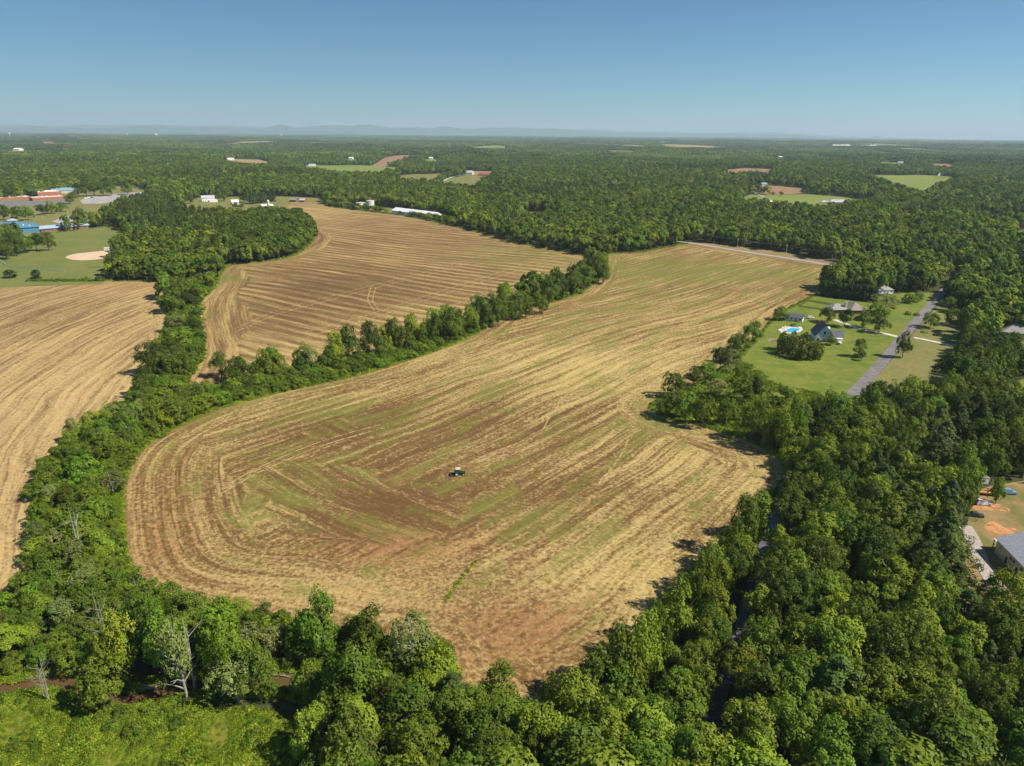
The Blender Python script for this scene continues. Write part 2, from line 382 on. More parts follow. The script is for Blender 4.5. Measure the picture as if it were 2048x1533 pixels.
F3 = smooth_poly(W([(-420, 590), (-200, 578), (0, 570), (150, 565), (260, 564), (332, 569), (326, 600), (335, 640), (322, 690), (290, 740), (268, 790), (250, 822), (200, 842), (150, 872), (118, 912), (84, 960), (66, 1010), (60, 1080), (56, 1150), (40, 1172), (0, 1196), (-120, 1240), (-300, 1260)]), 6)
PARK = W([(-160, 470, 8), (0, 474, 8), (80, 470), (176, 458), (210, 455), (243, 463), (250, 480, 5), (225, 505, 6), (215, 540, 5), (214, 561), (205, 568), (150, 571), (0, 576), (-160, 584)])
FARM = W([(355, 412, 6), (372, 402), (395, 396), (470, 394), (545, 393), (640, 397), (655, 411), (640, 402), (590, 405), (540, 424), (505, 436, 4), (470, 428, 8), (430, 425, 8), (385, 420, 8)])
LOT = W([(1662, 590), (1700, 583), (1760, 590), (1830, 586), (1880, 586), (1866, 610), (1830, 645), (1780, 702), (1742, 745), (1726, 770, 9), (1700, 788, 14), (1640, 802, 11), (1590, 796, 8), (1545, 776, 3), (1500, 742), (1478, 722), (1506, 690), (1540, 648), (1577, 620), (1630, 593)])
LOTR = W([(1884, 596), (1902, 600, 4), (1925, 640), (1920, 700, 0), (1905, 720), (1890, 745, 13), (1800, 754, 15), (1762, 768, 15), (1735, 776, 13), (1728, 768, 4), (1790, 712), (1840, 652), (1875, 612)])
LOTB = W([(1985, 672), (2110, 680), (2110, 740, 4), (2050, 712, 4), (1998, 712, 4)])
LOTC = W([(1985, 785, 5), (2000, 765), (2060, 758), (2120, 765), (2120, 800, 6), (2060, 800, 8)])
YARD = W([(1945, 975, 2), (1985, 972), (2100, 955), (2300, 960), (2300, 1260, 13), (2100, 1215, 13), (2030, 1160, 13), (1995, 1130, 13), (1955, 1122, 13), (1925, 1085, 12), (1915, 1060, 8), (1940, 1032, 6), (1945, 1000, 4)])
BRUSH = W([(1318, 800), (1380, 775), (1440, 742), (1490, 722), (1560, 772), (1640, 786), (1660, 810), (1600, 860), (1540, 880), (1500, 880), (1450, 866), (1400, 850), (1340, 836), (1304, 818)])
MEADOW = W([(-160, 1405), (-20, 1398), (60, 1392), (140, 1395), (190, 1420), (300, 1422), (380, 1412), (470, 1420), (560, 1430), (610, 1460), (590, 1533), (585, 1640), (560, 1800), (-200, 1800)])
SCHOOL = W([(-160, 440, 7), (-160, 402), (0, 402), (80, 396), (150, 380), (260, 372), (300, 384), (294, 392, 6), (236, 402, 8), (176, 440, 9), (178, 455), (0, 470, 6)])
FAR = {   # name: (polygon, material)
    'tan_field': (W([(433, 323), (470, 319), (520, 320), (541, 326), (532, 334, 6), (480, 333, 6)]), 'tan'),
    'green_pasture': (W([(574, 339, 4), (620, 332), (720, 331), (802, 335), (790, 343, 8), (740, 350, 8), (660, 346, 8)]), 'pasture'),
    'horse_pasture': (W([(795, 353), (830, 349), (898, 347), (905, 352), (880, 362), (868, 366, 8), (800, 360, 8)]), 'drylawn'),
    'paddock': (W([(940, 349), (992, 350), (975, 362, 4), (950, 374, 10), (890, 370, 10), (876, 366, 6), (905, 356)]), 'drylawn'),
    'clay_field': (W([(1450, 340), (1490, 337), (1545, 339), (1540, 350, 7), (1455, 350, 8)]), 'soil'),
    'red_soil_field': (W([(1488, 372), (1530, 370), (1612, 378), (1610, 388), (1540, 391), (1500, 384)]), 'soil'),
    'house_meadow': (W([(1480, 398, 5), (1500, 390), (1545, 391), (1610, 389), (1680, 394), (1745, 402), (1748, 406, 5), (1690, 412, 10), (1610, 417, 10), (1550, 408, 10), (1500, 407, 8)]), 'pasture'),
    'hill_pasture': (W([(1716, 354), (1740, 351), (1850, 351), (1900, 354), (1928, 365), (1870, 372, 8), (1845, 386, 12), (1810, 378, 12), (1765, 364, 8)]), 'pasture'),
    'ridge_soil_field': (W([(1860, 328), (1890, 328), (1909, 334), (1905, 339, 5), (1868, 337, 6)]), 'soil'),
    'ridge_pasture': (W([(1752, 325), (1797, 326), (1792, 334, 6), (1762, 332, 6)]), 'pasture'),
    'sunlit_glade': (W([(1030, 428), (1060, 424), (1120, 428), (1118, 436, 8), (1060, 437, 8)]), 'meadow'),
    'stable_yard': (W([(900, 345), (935, 342), (1000, 344), (996, 351), (935, 350)]), 'tan'),
    'edge_lawn': (W([(2018, 470), (2060, 455), (2120, 460), (2120, 480, 8), (2040, 480, 8)]), 'lawn'),
    'far_tan_clearing': (W([(475, 284), (530, 283), (560, 286), (540, 289), (480, 288)]), 'tan'),
    'far_red_clearing': (W([(82, 285), (105, 283), (110, 289), (85, 290)]), 'soil'),
    'verge': (W([(1376, 485), (1440, 489), (1560, 504), (1712, 531), (1706, 541), (1682, 538), (1560, 519), (1430, 497), (1378, 489)]), 'verge'),
    'plant_yard': (W([(690, 408), (760, 414), (900, 432), (900, 442), (760, 424), (690, 412)]), 'drylawn'),
}
_r = np.random.default_rng(31)
for i in range(30):
    u, v = _r.uniform(-40, 2090), 275 + 47 * _r.uniform(0, 1) ** 1.2; c = unp(u, v); D = np.hypot(*c)
    if any(np.hypot(*(c - p[0].mean(0))) < 350 for p in FAR.values()): continue
    a0 = _r.uniform(0, 3); R1, R2 = D * _r.uniform(0.010, 0.034), D * _r.uniform(0.085, 0.13)
    FAR['far_clearing_%02d' % i] = (np.array([c + np.array([R1 * math.cos(a) * _r.uniform(0.8, 1.2), R2 * math.sin(a) * _r.uniform(0.8, 1.2)]) for a in np.linspace(0, 6.283, 10)[:-1]]), ('pasture', 'drylawn', 'tan', 'soil', 'pasture')[i % 5])
ROAD = smooth_line(W([(1690, 805), (1712, 782), (1736, 757), (1782, 704), (1832, 645), (1864, 609), (1884, 586), (1906, 562), (1916, 548)]), 4)
TOPROAD = smooth_line(W([(1340, 482), (1380, 487), (1500, 506), (1600, 521), (1690, 537), (1740, 546), (1800, 556)]), 6)
LANE = smooth_line(W([(1575, 960), (1556, 1000), (1546, 1045), (1527, 1100), (1503, 1180), (1474, 1290), (1450, 1360), (1420, 1450), (1395, 1560)]), 3)
DRIVE = smooth_line(W([(1802, 676), (1765, 667), (1725, 660), (1690, 648), (1668, 640)]), 2)
PATH = smooth_line(W([(1828, 676), (1855, 681), (1890, 689), (1925, 696), (1965, 700)]), 2)
GDRIVE = smooth_line(W([(1930, 1052), (1946, 1080), (1962, 1118), (1985, 1165), (2030, 1230)]), 2)

for i, (u, v) in enumerate([(460, 322), (130, 298), (900, 299), (1420, 303), (1560, 318), (1960, 323), (32, 303), (231, 321), (700, 320), (341, 333), (862, 320), (1121, 314), (1260, 332), (1800, 331), (1881, 353), (1330, 284)]):
    c = unp(u, v); D = np.hypot(*c); ax = c / D; sd = np.array([ax[1], -ax[0]]); w_ = D * _r.uniform(0.005, 0.009)
    FAR['far_clearing_h%02d' % i] = (np.array([c + ax * 30 + sd * w_ * 1.3, c + ax * 30 - sd * w_ * 1.3, c - ax * D * 0.06 - sd * w_, c - ax * D * 0.10, c - ax * D * 0.06 + sd * w_]), ('drylawn', 'pasture', 'lawn')[i % 3])
# places cleared for far buildings: photo pixel and radius in metres
SITES = [(*unp(u, v), r) for u, v, r in [(722, 415, 16), (741, 416, 14), (800, 428, 16), (822, 430, 16), (845, 432, 16), (868, 434, 16), (1003, 343, 20), (313, 275, 300), (563, 272, 300), (1678, 293, 160), (1738, 293, 160), (1800, 328, 25), (1135, 426, 14), (930, 344, 30), (975, 346, 30), (840, 345, 22),
    (340, 330, 60), (620, 331, 60), (130, 296, 110), (900, 297, 90), (1330, 282, 200), (1985, 566, 14), (1512, 362, 30), (1530, 368, 20), (1995, 772, 5), (1260, 330, 30), (1490, 352, 30), (232, 318, 50), (30, 300, 110), (700, 318, 40), (1120, 312, 40), (1420, 300, 80), (1560, 315, 60), (1960, 320, 60), (860, 318, 40)]]
OPEN = [F1, F2, F3, PARK, FARM, LOT, LOTR, LOTB, LOTC, YARD, MEADOW, SCHOOL] + [v[0] for v in FAR.values()]

# ground: one sheet to beyond the horizon, finer near the camera
rad = np.concatenate([[20, 40], np.geomspace(60, 62000, 640)]); ang = np.radians(np.linspace(-58, 58, 460))
Rr, Aa = np.meshgrid(rad, ang, indexing='ij')
GX, GY = (Rr * np.sin(Aa)).ravel(), (Rr * np.cos(Aa)).ravel()
ii = np.arange(len(rad) - 1)[:, None] * len(ang) + np.arange(len(ang) - 1)[None]
gq = np.stack([ii, ii + 1, ii + len(ang) + 1, ii + len(ang)], -1).reshape(-1, 4)[:, ::-1]
link('ground', fast_mesh('ground', np.column_stack([GX, GY, hgt(GX, GY)]), gq, [M['ground']], smooth=True), kind='structure')

def blobs(X, Y, lst):
    """soft patches centred on photo pixels: (u, v, radius_u_m, radius_v_m, amount)"""
    o = np.zeros(len(X))
    for u, v, ra, rb, a in lst:
        c = unp(u, v); o += a * np.exp(-(((X - c[0]) / ra) ** 2 + ((Y - c[1]) / rb) ** 2))
    return o

def rows(heading):
    a = math.radians(heading); return -math.sin(a), math.cos(a)

def attrs1(X, Y, poly):
    e = seg_dist(X, Y, poly); n1, n2 = rows(47), rows(-36)
    hw = 15 + blobs(X, Y, [(330, 1050, 30, 45, 34), (420, 1180, 40, 25, 22), (1520, 930, 30, 25, 8)])
    return dict(s1=X * n1[0] + Y * n1[1] + 4 * np.sin((X + Y) / 90), s2=X * n2[0] + Y * n2[1] + 6 * np.sin((X - Y) / 55), e=e,
        hb=np.clip(0.5 + (hw - e) / 14, 0, 1),
        m2=np.clip(blobs(X, Y, [(690, 1010, 26, 20, .95), (810, 1035, 22, 15, .95), (600, 950, 20, 20, .7), (690, 850, 22, 18, .7)]), 0, 1),
        calm=np.clip(blobs(X, Y, [(919, 950, 16, 18, .8), (900, 1180, 40, 18, .7), (1050, 1000, 40, 16, .5), (1060, 1300, 30, 20, .7), (700, 1150, 40, 16, .5)]), 0, 1),
        straw=blobs(X, Y, [(1450, 950, 25, 30, .30), (1250, 1150, 25, 30, .34), (640, 1190, 30, 10, .30), (560, 800, 50, 20, .15), (1300, 720, 40, 60, .22), (1180, 740, 40, 45, .25), (1000, 720, 50, 40, .22), (1450, 640, 60, 60, .15), (520, 1030, 10, 8, .4)]),
        dark=blobs(X, Y, [(640, 880, 30, 30, .22), (700, 850, 30, 20, .35), (800, 1000, 22, 18, .55), (740, 1060, 20, 14, .35), (1000, 850, 40, 26, .25), (1100, 980, 40, 14, .30), (1080, 1060, 26, 12, .25), (560, 980, 20, 20, .2), (1050, 1250, 20, 12, .25), (1350, 520, 80, 70, .05)]),
        green=blobs(X, Y, [(1250, 540, 120, 100, .32), (1500, 545, 90, 60, .32), (1330, 620, 60, 50, .12), (640, 830, 60, 30, .22), (640, 930, 30, 30, .12), (1000, 1000, 50, 30, .06), (1350, 860, 30, 20, .25), (1130, 660, 60, 60, .15), (950, 950, 30, 20, .08), (520, 1000, 20, 20, .2), (1080, 1050, 30, 10, .25), (1200, 780, 50, 40, .12)]),
        red=blobs(X, Y, [(1020, 1270, 18, 10, .4), (1040, 1345, 20, 12, .3), (800, 960, 6, 8, .5), (280, 1140, 14, 30, .35), (740, 1100, 26, 12, .4), (560, 1200, 40, 8, .3), (1090, 1220, 16, 10, .35), (330, 1010, 24, 30, .25), (860, 1090, 20, 14, .3), (1560, 940, 8, 12, .5), (1310, 820, 10, 10, .4)]))

def attrs2(X, Y, poly):
    e = seg_dist(X, Y, poly); n1, n2 = rows(-30), rows(44)
    hw = 12 + blobs(X, Y, [(430, 640, 45, 70, 24), (470, 560, 40, 50, 12), (640, 480, 40, 60, 10), (1080, 530, 60, 60, 12)])
    return dict(s1=X * n1[0] + Y * n1[1] + 14 * np.sin((X + 0.4 * Y) / 110), s2=X * n2[0] + Y * n2[1], e=e, hb=np.clip(0.5 + (hw - e) / 14, 0, 1),
        m2=np.zeros(len(X)), calm=np.zeros(len(X)),
        straw=blobs(X, Y, [(560, 720, 60, 25, .3), (430, 600, 30, 60, .2), (600, 425, 60, 90, .4), (900, 640, 60, 40, .3)]),
        dark=blobs(X, Y, [(650, 560, 70, 70, .22), (800, 580, 70, 60, .18), (560, 600, 40, 50, .18), (800, 480, 120, 110, .10), (600, 640, 40, 30, .18)]),
        green=blobs(X, Y, [(1080, 520, 80, 80, .35), (450, 560, 30, 60, .35), (420, 640, 20, 60, .3), (980, 500, 90, 60, .15), (700, 560, 40, 20, .15)]),
        red=blobs(X, Y, [(640, 480, 30, 60, .2), (400, 620, 8, 30, .35), (700, 440, 120, 120, .15), (440, 545, 14, 30, .4)]))

def attrs3(X, Y, poly):
    e = seg_dist(X, Y, poly); s = np.hypot(X - 267, Y - 430)
    return dict(s1=s + 3 * np.sin(Y / 60), s2=s, e=e, hb=np.clip(0.5 + (7 - e) / 14, 0, 1), m2=np.zeros(len(X)), calm=np.zeros(len(X)),
        straw=0.22 + blobs(X, Y, [(100, 800, 60, 60, .15), (20, 1100, 30, 40, .15)]), dark=blobs(X, Y, [(40, 610, 60, 60, .25), (100, 650, 50, 50, .2), (200, 720, 30, 60, .12)]),
        green=blobs(X, Y, [(150, 590, 80, 30, .15), (180, 620, 60, 30, .1), (60, 650, 60, 40, .1)]) - 0.15, red=0.12 + blobs(X, Y, [(200, 570, 120, 20, .4)]))

SOIL, STRAW, GREEN = (0.165, 0.092, 0.036), (0.415, 0.308, 0.120), (0.155, 0.172, 0.032)
sheet('stubble_field', F1, 2.2, 0.10, field_mat('stubble drilled in rows', SOIL, STRAW, GREEN, 6.2, 0.12, 0.02, 0.27), attrs1)
sheet('contour_field', F2, 3.5, 0.10, field_mat('stubble on contour rows', (0.168, 0.100, 0.043), (0.395, 0.282, 0.112), GREEN, 12.5, 0.20, -0.10, 0.26, 0.6), attrs2)
sheet('straw_field', F3, 3.5, 0.10, field_mat('pale straw stubble', (0.195, 0.122, 0.054), (0.43, 0.308, 0.132), GREEN, 5.2, 0.09, -0.12, 0.26, 0.75), attrs3)
sheet('ballpark_lawn', PARK, 4, 0.13, M['park']); sheet('farm_lawn', FARM, 6, 0.14, M['drylawn'])
sheet('house_lawn', LOT, 3, 0.13, M['lawn']); sheet('roadside_lawn', LOTR, 3, 0.145, M['drylawn']); sheet('brick_house_lawn', LOTB, 3, 0.10, M['drylawn']); sheet('corner_lawn', LOTC, 3, 0.10, M['lawn'])
sheet('yard', YARD, 1.5, 0.08, M['yard']); sheet('brush_ground', BRUSH, 2.5, 0.07, M['meadow']); sheet('meadow', MEADOW, 1.0, 0.06, M['meadow'])
sheet('school_ground', SCHOOL, 8, 0.12, M['drylawn'])
for k, (pl, m) in FAR.items():
    g = float(np.clip(np.hypot(*pl.mean(0)) / 160, 4, 40)); sheet(k if not k.startswith('far_clearing') else 'far_clearing', pl, g, 0.12 + np.hypot(*pl.mean(0)) / 6000, M[m])
ribbon('road', ROAD, 6.0, 0.20, M['asphalt']); ribbon('field_road', TOPROAD, 5.5, 0.34, M['parking']); ribbon('lane', LANE, 3.3, 0.10, M['lane'], 0.05)
ribbon('driveway', DRIVE, 3.2, 0.16, M['concrete']); ribbon('footpath', PATH, 2.6, 0.17, M['concrete']); ribbon('gravel_drive', GDRIVE, 4.0, 0.16, M['gravel'], 0.06)
_cl = smooth_line(CREEK, 1.2)
d_ = np.gradient(_cl, axis=0); d_ /= np.linalg.norm(d_, axis=1)[:, None]; n_ = np.stack([-d_[:, 1], d_[:, 0]], 1)
ribbon('creek_bank', _cl, 7.6, 0.05, M['mud'], 0.12, cols=13)
cz = hgt(_cl[:, 0], _cl[:, 1]).min() + 0.55
wv = np.concatenate([np.column_stack([_cl + n_ * s, np.maximum(hgt(_cl[:, 0], _cl[:, 1]) + 0.6, cz)]) for s in (-2.5, 2.5)])
k_ = np.arange(len(_cl) - 1); link('creek', fast_mesh('creek', wv, np.stack([k_, k_ + len(_cl), k_ + len(_cl) + 1, k_ + 1], 1), [M['water']], smooth=True), kind='structure')

# ------------------------------------------------------------------ trees: prototypes
def unit(v): return v / (np.linalg.norm(v, axis=-1, keepdims=True) + 1e-9)

def leaf_quads(r, pos, nrm, size, aspect=0.62):
    """one small folded-looking leaf spray (a quad) per point"""
    n = len(pos); a = unit(np.cross(nrm, r.normal(size=(n, 3)))); b = np.cross(nrm, a)
    s = size * r.uniform(0.6, 1.35, (n, 1)); w = s * aspect * r.uniform(0.75, 1.3, (n, 1))
    lift = nrm * s * r.uniform(-0.25, 0.25, (n, 1))
    V = np.stack([pos - a * s, pos - b * w + lift, pos + a * s, pos + b * w + lift], 1).reshape(-1, 3)
    return V, np.arange(n * 4).reshape(n, 4)

def crown_points(r, H, R, base, nc, k, shape='round', cl=(0.2, 0.34), far=False):
    """leaf positions, normals and clump tone for a crown"""
    P_, N_, T_ = [], [], []
    lobes = unit(r.normal(size=(7, 3))); amp = r.uniform(-0.40, 0.55, 7)
    z0 = H * base; rz = (H - z0) / 2; zc = z0 + rz
    nl = 7; la = r.uniform(0, 6.283) + np.arange(nl) * 2.4; lr = R * r.uniform(0.30, 0.62, nl); lr[0] = R * 0.12
    lz = z0 + (H - z0) * r.uniform(0.28, 0.70, nl); lz[0] = z0 + (H - z0) * 0.74; lc = np.stack([lr * np.cos(la), lr * np.sin(la), lz], 1)
    ls = np.stack([R * r.uniform(0.36, 0.56, nl), R * r.uniform(0.36, 0.56, nl), (H - z0) * r.uniform(0.17, 0.30, nl)], 1); ls[0, 2] = (H - z0) * 0.25
    for i in range(nc):
        d = unit(r.normal(size=3))
        if d[2] < -0.55: d[2] *= -0.6; d = unit(d)
        q = 1 + (amp * np.clip(lobes @ d, 0, 1) ** 2).sum()
        f = r.uniform(0.35, 1.0) ** 0.45
        if shape == 'cone':
            zz = r.uniform(0, 1) ** 1.3; th = r.uniform(0, 2 * math.pi); rr = R * (1 - zz) ** 0.8 * r.uniform(0.45, 1.0) * q
            c = np.array([rr * math.cos(th), rr * math.sin(th), z0 + zz * (H - z0) * 0.95]); crad = R * r.uniform(cl[0], cl[1]) * (1.05 - 0.6 * zz)
        elif shape == 'col':
            zz = r.uniform(0, 1); th = r.uniform(0, 2 * math.pi); prof = math.sin(math.pi * min(1, 0.18 + 0.8 * zz)) ** 0.5; rr = R * prof * r.uniform(0.5, 1.0)
            c = np.array([rr * math.cos(th), rr * math.sin(th), z0 + zz * (H - z0) * 0.93]); crad = R * r.uniform(cl[0], cl[1])
        elif shape == 'multi':
            j = i % nl
            if d[2] < -0.35: d[2] *= -0.5; d = unit(d)
            c = lc[j] + d * ls[j] * (r.uniform(0.85, 1.0) if far else r.uniform(0.5, 1.0) ** 0.5); crad = R * r.uniform(cl[0], cl[1])
            c[2] = max(c[2], crad * 0.6)
        else:
            e = np.array([R, R, rz]) * q * f * (1 - 0.8 * cl[0])
            c = np.array([d[0] * e[0], d[1] * e[1], zc + d[2] * e[2]])
            if shape == 'dome': c = np.array([d[0] * R * q * f, d[1] * R * q * f, z0 + abs(d[2]) * (H - z0) * 0.85 * f])
            crad = R * r.uniform(cl[0], cl[1])
        m = int(k * r.uniform(0.7, 1.3)); dd = unit(r.normal(size=(m, 3)))
        out = unit(c - np.array([0, 0, zc * 0.8])); flip = (dd @ out) < -0.3; dd[flip] *= -1
        sq = np.array([0.9, 0.9, r.uniform(0.8, 1.35)])
        P_.append(c + dd * crad * sq * r.uniform(0.72, 1.12, (m, 1)))
        pp = P_[-1]; big = unit((pp - np.array([0, 0, z0 + 0.35 * (H - z0)])) / np.array([R, R, max(R, (H - z0) / 2)]))
        N_.append(unit(0.9 * dd + 0.9 * big + 0.36 * r.normal(size=(m, 3))) if far else unit(dd + 0.45 * big + 0.40 * r.normal(size=(m, 3)) + np.array([0, 0, 0.12])))
        T_.append(np.full(m, r.uniform(0, 1)))
    return np.concatenate(P_), np.concatenate(N_), np.concatenate(T_)

def tube(pts, radii, seg=6):
    pts = np.asarray(pts, float); V = []; Fq = []
    for i, p in enumerate(pts):
        d = unit(pts[min(i + 1, len(pts) - 1)] - pts[max(i - 1, 0)]); a = unit(np.cross(d, [0.31, 0.95, 0.1])); b = np.cross(d, a)
        for k in range(seg):
            th = 2 * math.pi * k / seg; V.append(p + radii[i] * (math.cos(th) * a + math.sin(th) * b))
    for i in range(len(pts) - 1):
        for k in range(seg):
            Fq.append([i * seg + k, i * seg + (k + 1) % seg, (i + 1) * seg + (k + 1) % seg, (i + 1) * seg + k])
    return np.array(V), np.array(Fq)

def branches(r, H, R, base, n, r0=0.028, twigs=0, seg=6, top=0.82):
    VV, FF, off = [], [], 0
    def add(pts, rr, sg):
        nonlocal off
        v, f = tube(pts, rr, sg); VV.append(v); FF.append(f + off); off += len(v)
    lean = r.normal(0, 0.02, 2) * H
    tp = np.array([[0, 0, -0.4], [lean[0] * .3, lean[1] * .3, H * base * 0.6], [lean[0] * .6, lean[1] * .6, H * (base + 0.2)], [lean[0], lean[1], H * top]])
    add(tp, [H * r0 * 1.15, H * r0 * 0.85, H * r0 * 0.6, H * r0 * 0.12], seg)
    for i in range(n):
        z = H * r.uniform(base * 0.8, top * 0.8); th = r.uniform(0, 2 * math.pi); L = R * r.uniform(0.6, 0.98); up = L * r.uniform(0.35, 0.9)
        s = np.array([lean[0] * z / H, lean[1] * z / H, z]); e = s + [math.cos(th) * L, math.sin(th) * L, up]; m = s * 0.55 + e * 0.45 + [0, 0, up * 0.08] + r.normal(0, 0.05 * L, 3)
        add([s, m, e], [H * r0 * 0.42, H * r0 * 0.25, H * r0 * 0.06], 5)
        for j in range(twigs):
            f = r.uniform(0.4, 0.95); b = s * (1 - f) + e * f; q = b + unit(r.normal(size=3) + [math.cos(th), math.sin(th), 0.8]) * L * r.uniform(0.25, 0.5)
            add([b, (b + q) / 2 + r.normal(0, 0.03 * L, 3), q], [H * r0 * 0.16, H * r0 * 0.1, H * r0 * 0.03], 4)
    return np.concatenate(VV), np.concatenate(FF)

class Proto:
    """a tree kind at its natural size: crown mesh, trunk mesh and (for the far woods) both in one light mesh"""
    def __init__(s, key, name, leaf, seed, H, R, base, nc, k, size, shape='round', cl=(0.2, 0.34), tone='mid green', nb=6, bark='bark', twigs=0, top=0.82):
        r = np.random.default_rng(seed); s.key, s.name, s.H, s.R, s.tone = key, name, H, R, tone
        P_, N_, T_ = crown_points(r, H, R, base, nc, k, shape, cl); V, Fq = leaf_quads(r, P_, N_, size)
        s.crown = fast_mesh(name + '_crown', V, Fq, [M[leaf]], attrs={'tone': np.repeat(T_, 4)})
        tv, tf = branches(r, H, R, base, nb, twigs=twigs, top=top); s.trunk = fast_mesh(name + '_trunk', tv, tf, [M[bark]], smooth=True)
        r = np.random.default_rng(seed + 500)
        P_, N_, T_ = crown_points(r, H, R, base, max(14, int(nc * 0.40)), max(10, int(k * 0.6)), shape, (cl[0] * 1.2, cl[1] * 1.25), True); V, Fq = leaf_quads(r, P_, N_, size * 2.2, 0.8)
        v2, f2 = tube([[0, 0, -0.5], [0, 0, H * 0.7]], [H * 0.024, H * 0.008], 5)
        s.light = fast_mesh(name + '_light', np.concatenate([V, v2]), np.concatenate([Fq, f2 + len(V)]), [M[leaf], M[bark]], mi=np.r_[np.zeros(len(Fq)), np.ones(len(f2))],
            attrs={'tone': np.r_[np.repeat(T_, 4), np.zeros(len(v2))]})

PR = {}
def proto(*a, **k): q = Proto(*a, **k); PR[q.key] = q
for i in range(3):
    proto('oak%d' % i, 'broadleaf_tree', 'oak', 11 + i, 15.5, 5.6 + 0.3 * i, 0.14, 124, 44, 0.24, shape='multi', cl=(0.11, 0.25), tone='dark green')
    proto('mid%d' % i, 'broadleaf_tree', 'mid', 21 + i, 15.5, 5.0 + 0.3 * i, 0.12, 119, 44, 0.24, shape='multi', cl=(0.11, 0.25), tone='mid green')
for i in range(4):
    proto('hedge%d' % i, 'broadleaf_tree', ('oak', 'mid', 'oak', 'lime')[i], 101 + i, 11, 4.6, 0.0, 122, 42, 0.23, shape='multi', cl=(0.15, 0.28), tone=('dark green', 'mid green', 'dark green', 'yellow-green')[i])
for i in range(2):
    proto('lime%d' % i, 'broadleaf_tree', 'lime', 31 + i, 16, 4.6, 0.12, 114, 42, 0.24, shape='multi', cl=(0.15, 0.28), tone='yellow-green')
    proto('pine%d' % i, 'pine_tree', 'pine', 41 + i, 17, 3.7, 0.26, 96, 42, 0.22, shape='cone', cl=(0.20, 0.38), tone='dark green', nb=8)
    proto('pale%d' % i, 'broadleaf_tree', 'pale', 51 + i, 14, 4.2, 0.16, 78, 30, 0.24, cl=(0.14, 0.28), tone='grey-green', nb=12, bark='palebark', twigs=2, top=0.93)
    proto('brush%d' % i, 'shrub', 'brush', 61 + i, 5.0, 2.9, 0.02, 57, 40, 0.19, shape='dome', cl=(0.18, 0.32), tone='bright green', nb=5)
    proto('vine%d' % i, 'broadleaf_tree', 'brush', 71 + i, 8.0, 3.5, 0.02, 80, 42, 0.22, cl=(0.16, 0.30), tone='bright green')
    proto('slim%d' % i, 'broadleaf_tree', 'mid', 81 + i, 15, 3.0, 0.06, 80, 42, 0.24, shape='col', cl=(0.26, 0.46), tone='mid green')
proto('cedar0', 'cedar_tree', 'cedar', 91, 9, 2.0, 0.02, 60, 40, 0.24, shape='col', cl=(0.30, 0.46), tone='dark green')
proto('dome0', 'broadleaf_tree', 'oak', 95, 9.0, 8.0, 0.0, 150, 46, 0.34, shape='dome', cl=(0.13, 0.2), tone='dark green')
# weeds for the meadow and the field margins: tufts of upright leaves
def weed_mesh(seed, n, rad, hh, mat):
    r = np.random.default_rng(seed); th = r.uniform(0, 6.283, n); rr = rad * np.sqrt(r.uniform(0, 1, n)); z = r.uniform(0.15, 1, n) * hh * (1.1 - 0.6 * rr / rad)
    pos = np.stack([rr * np.cos(th), rr * np.sin(th), z], 1); nrm = unit(np.stack([np.cos(th), np.sin(th), np.full(n, 0.9)], 1) + 0.7 * r.normal(size=(n, 3)))
    V, Fq = leaf_quads(r, pos, nrm, 0.15, 0.5); return fast_mesh('weed', V, Fq, [M[mat]], attrs={'tone': np.repeat(r.uniform(0, 1, n), 4)})
WEED = [weed_mesh(301, 170, 0.9, 1.0, 'weed'), weed_mesh(302, 200, 1.2, 0.8, 'weed'), weed_mesh(303, 160, 0.8, 1.5, 'brush'), weed_mesh(304, 180, 1.1, 0.7, 'brush')]

# ------------------------------------------------------------------ trees: where they stand
TREES = []          # dict(x, y, h, w, key, rot, label, group, cat)  - drawn one by one
ORD = ['first', 'second', 'third', 'fourth', 'fifth', 'sixth', 'seventh', 'eighth', 'ninth', 'tenth', 'eleventh', 'twelfth', 'thirteenth', 'fourteenth', 'fifteenth', 'sixteenth', 'seventeenth', 'eighteenth', 'nineteenth', 'twentieth']
def ordinal(i):
    if i < 20: return ORD[i]
    t_ = ['twenty', 'thirty', 'forty', 'fifty', 'sixty', 'seventy', 'eighty', 'ninety'][(i + 1) // 10 - 2]
    o = (i + 1) % 10
    return (t_[:-1] + 'ieth') if o == 0 else t_ + '-' + ORD[o - 1]

def put_tree(u, vb, vt, hw, key, group, label=None):
    """tree with base at pixel (u, vb), top at row vt, crown half-width hw pixels"""
    key = {'oak0': 'hedge0', 'oak1': 'hedge0', 'oak2': 'hedge2', 'mid0': 'hedge1', 'mid1': 'hedge1', 'mid2': 'hedge1', 'lime0': 'hedge3', 'lime1': 'hedge3'}.get(key, key)
    x, y = unp(u, vb); h = top_h(x, y, vt); c = proj(x, y, h1(x, y) + h / 2)[2]
    TREES.append(dict(x=x, y=y, h=h, w=hw * c / F_PX, key=key, rot=RNG.uniform(0, 6.28), group=group, label=label))

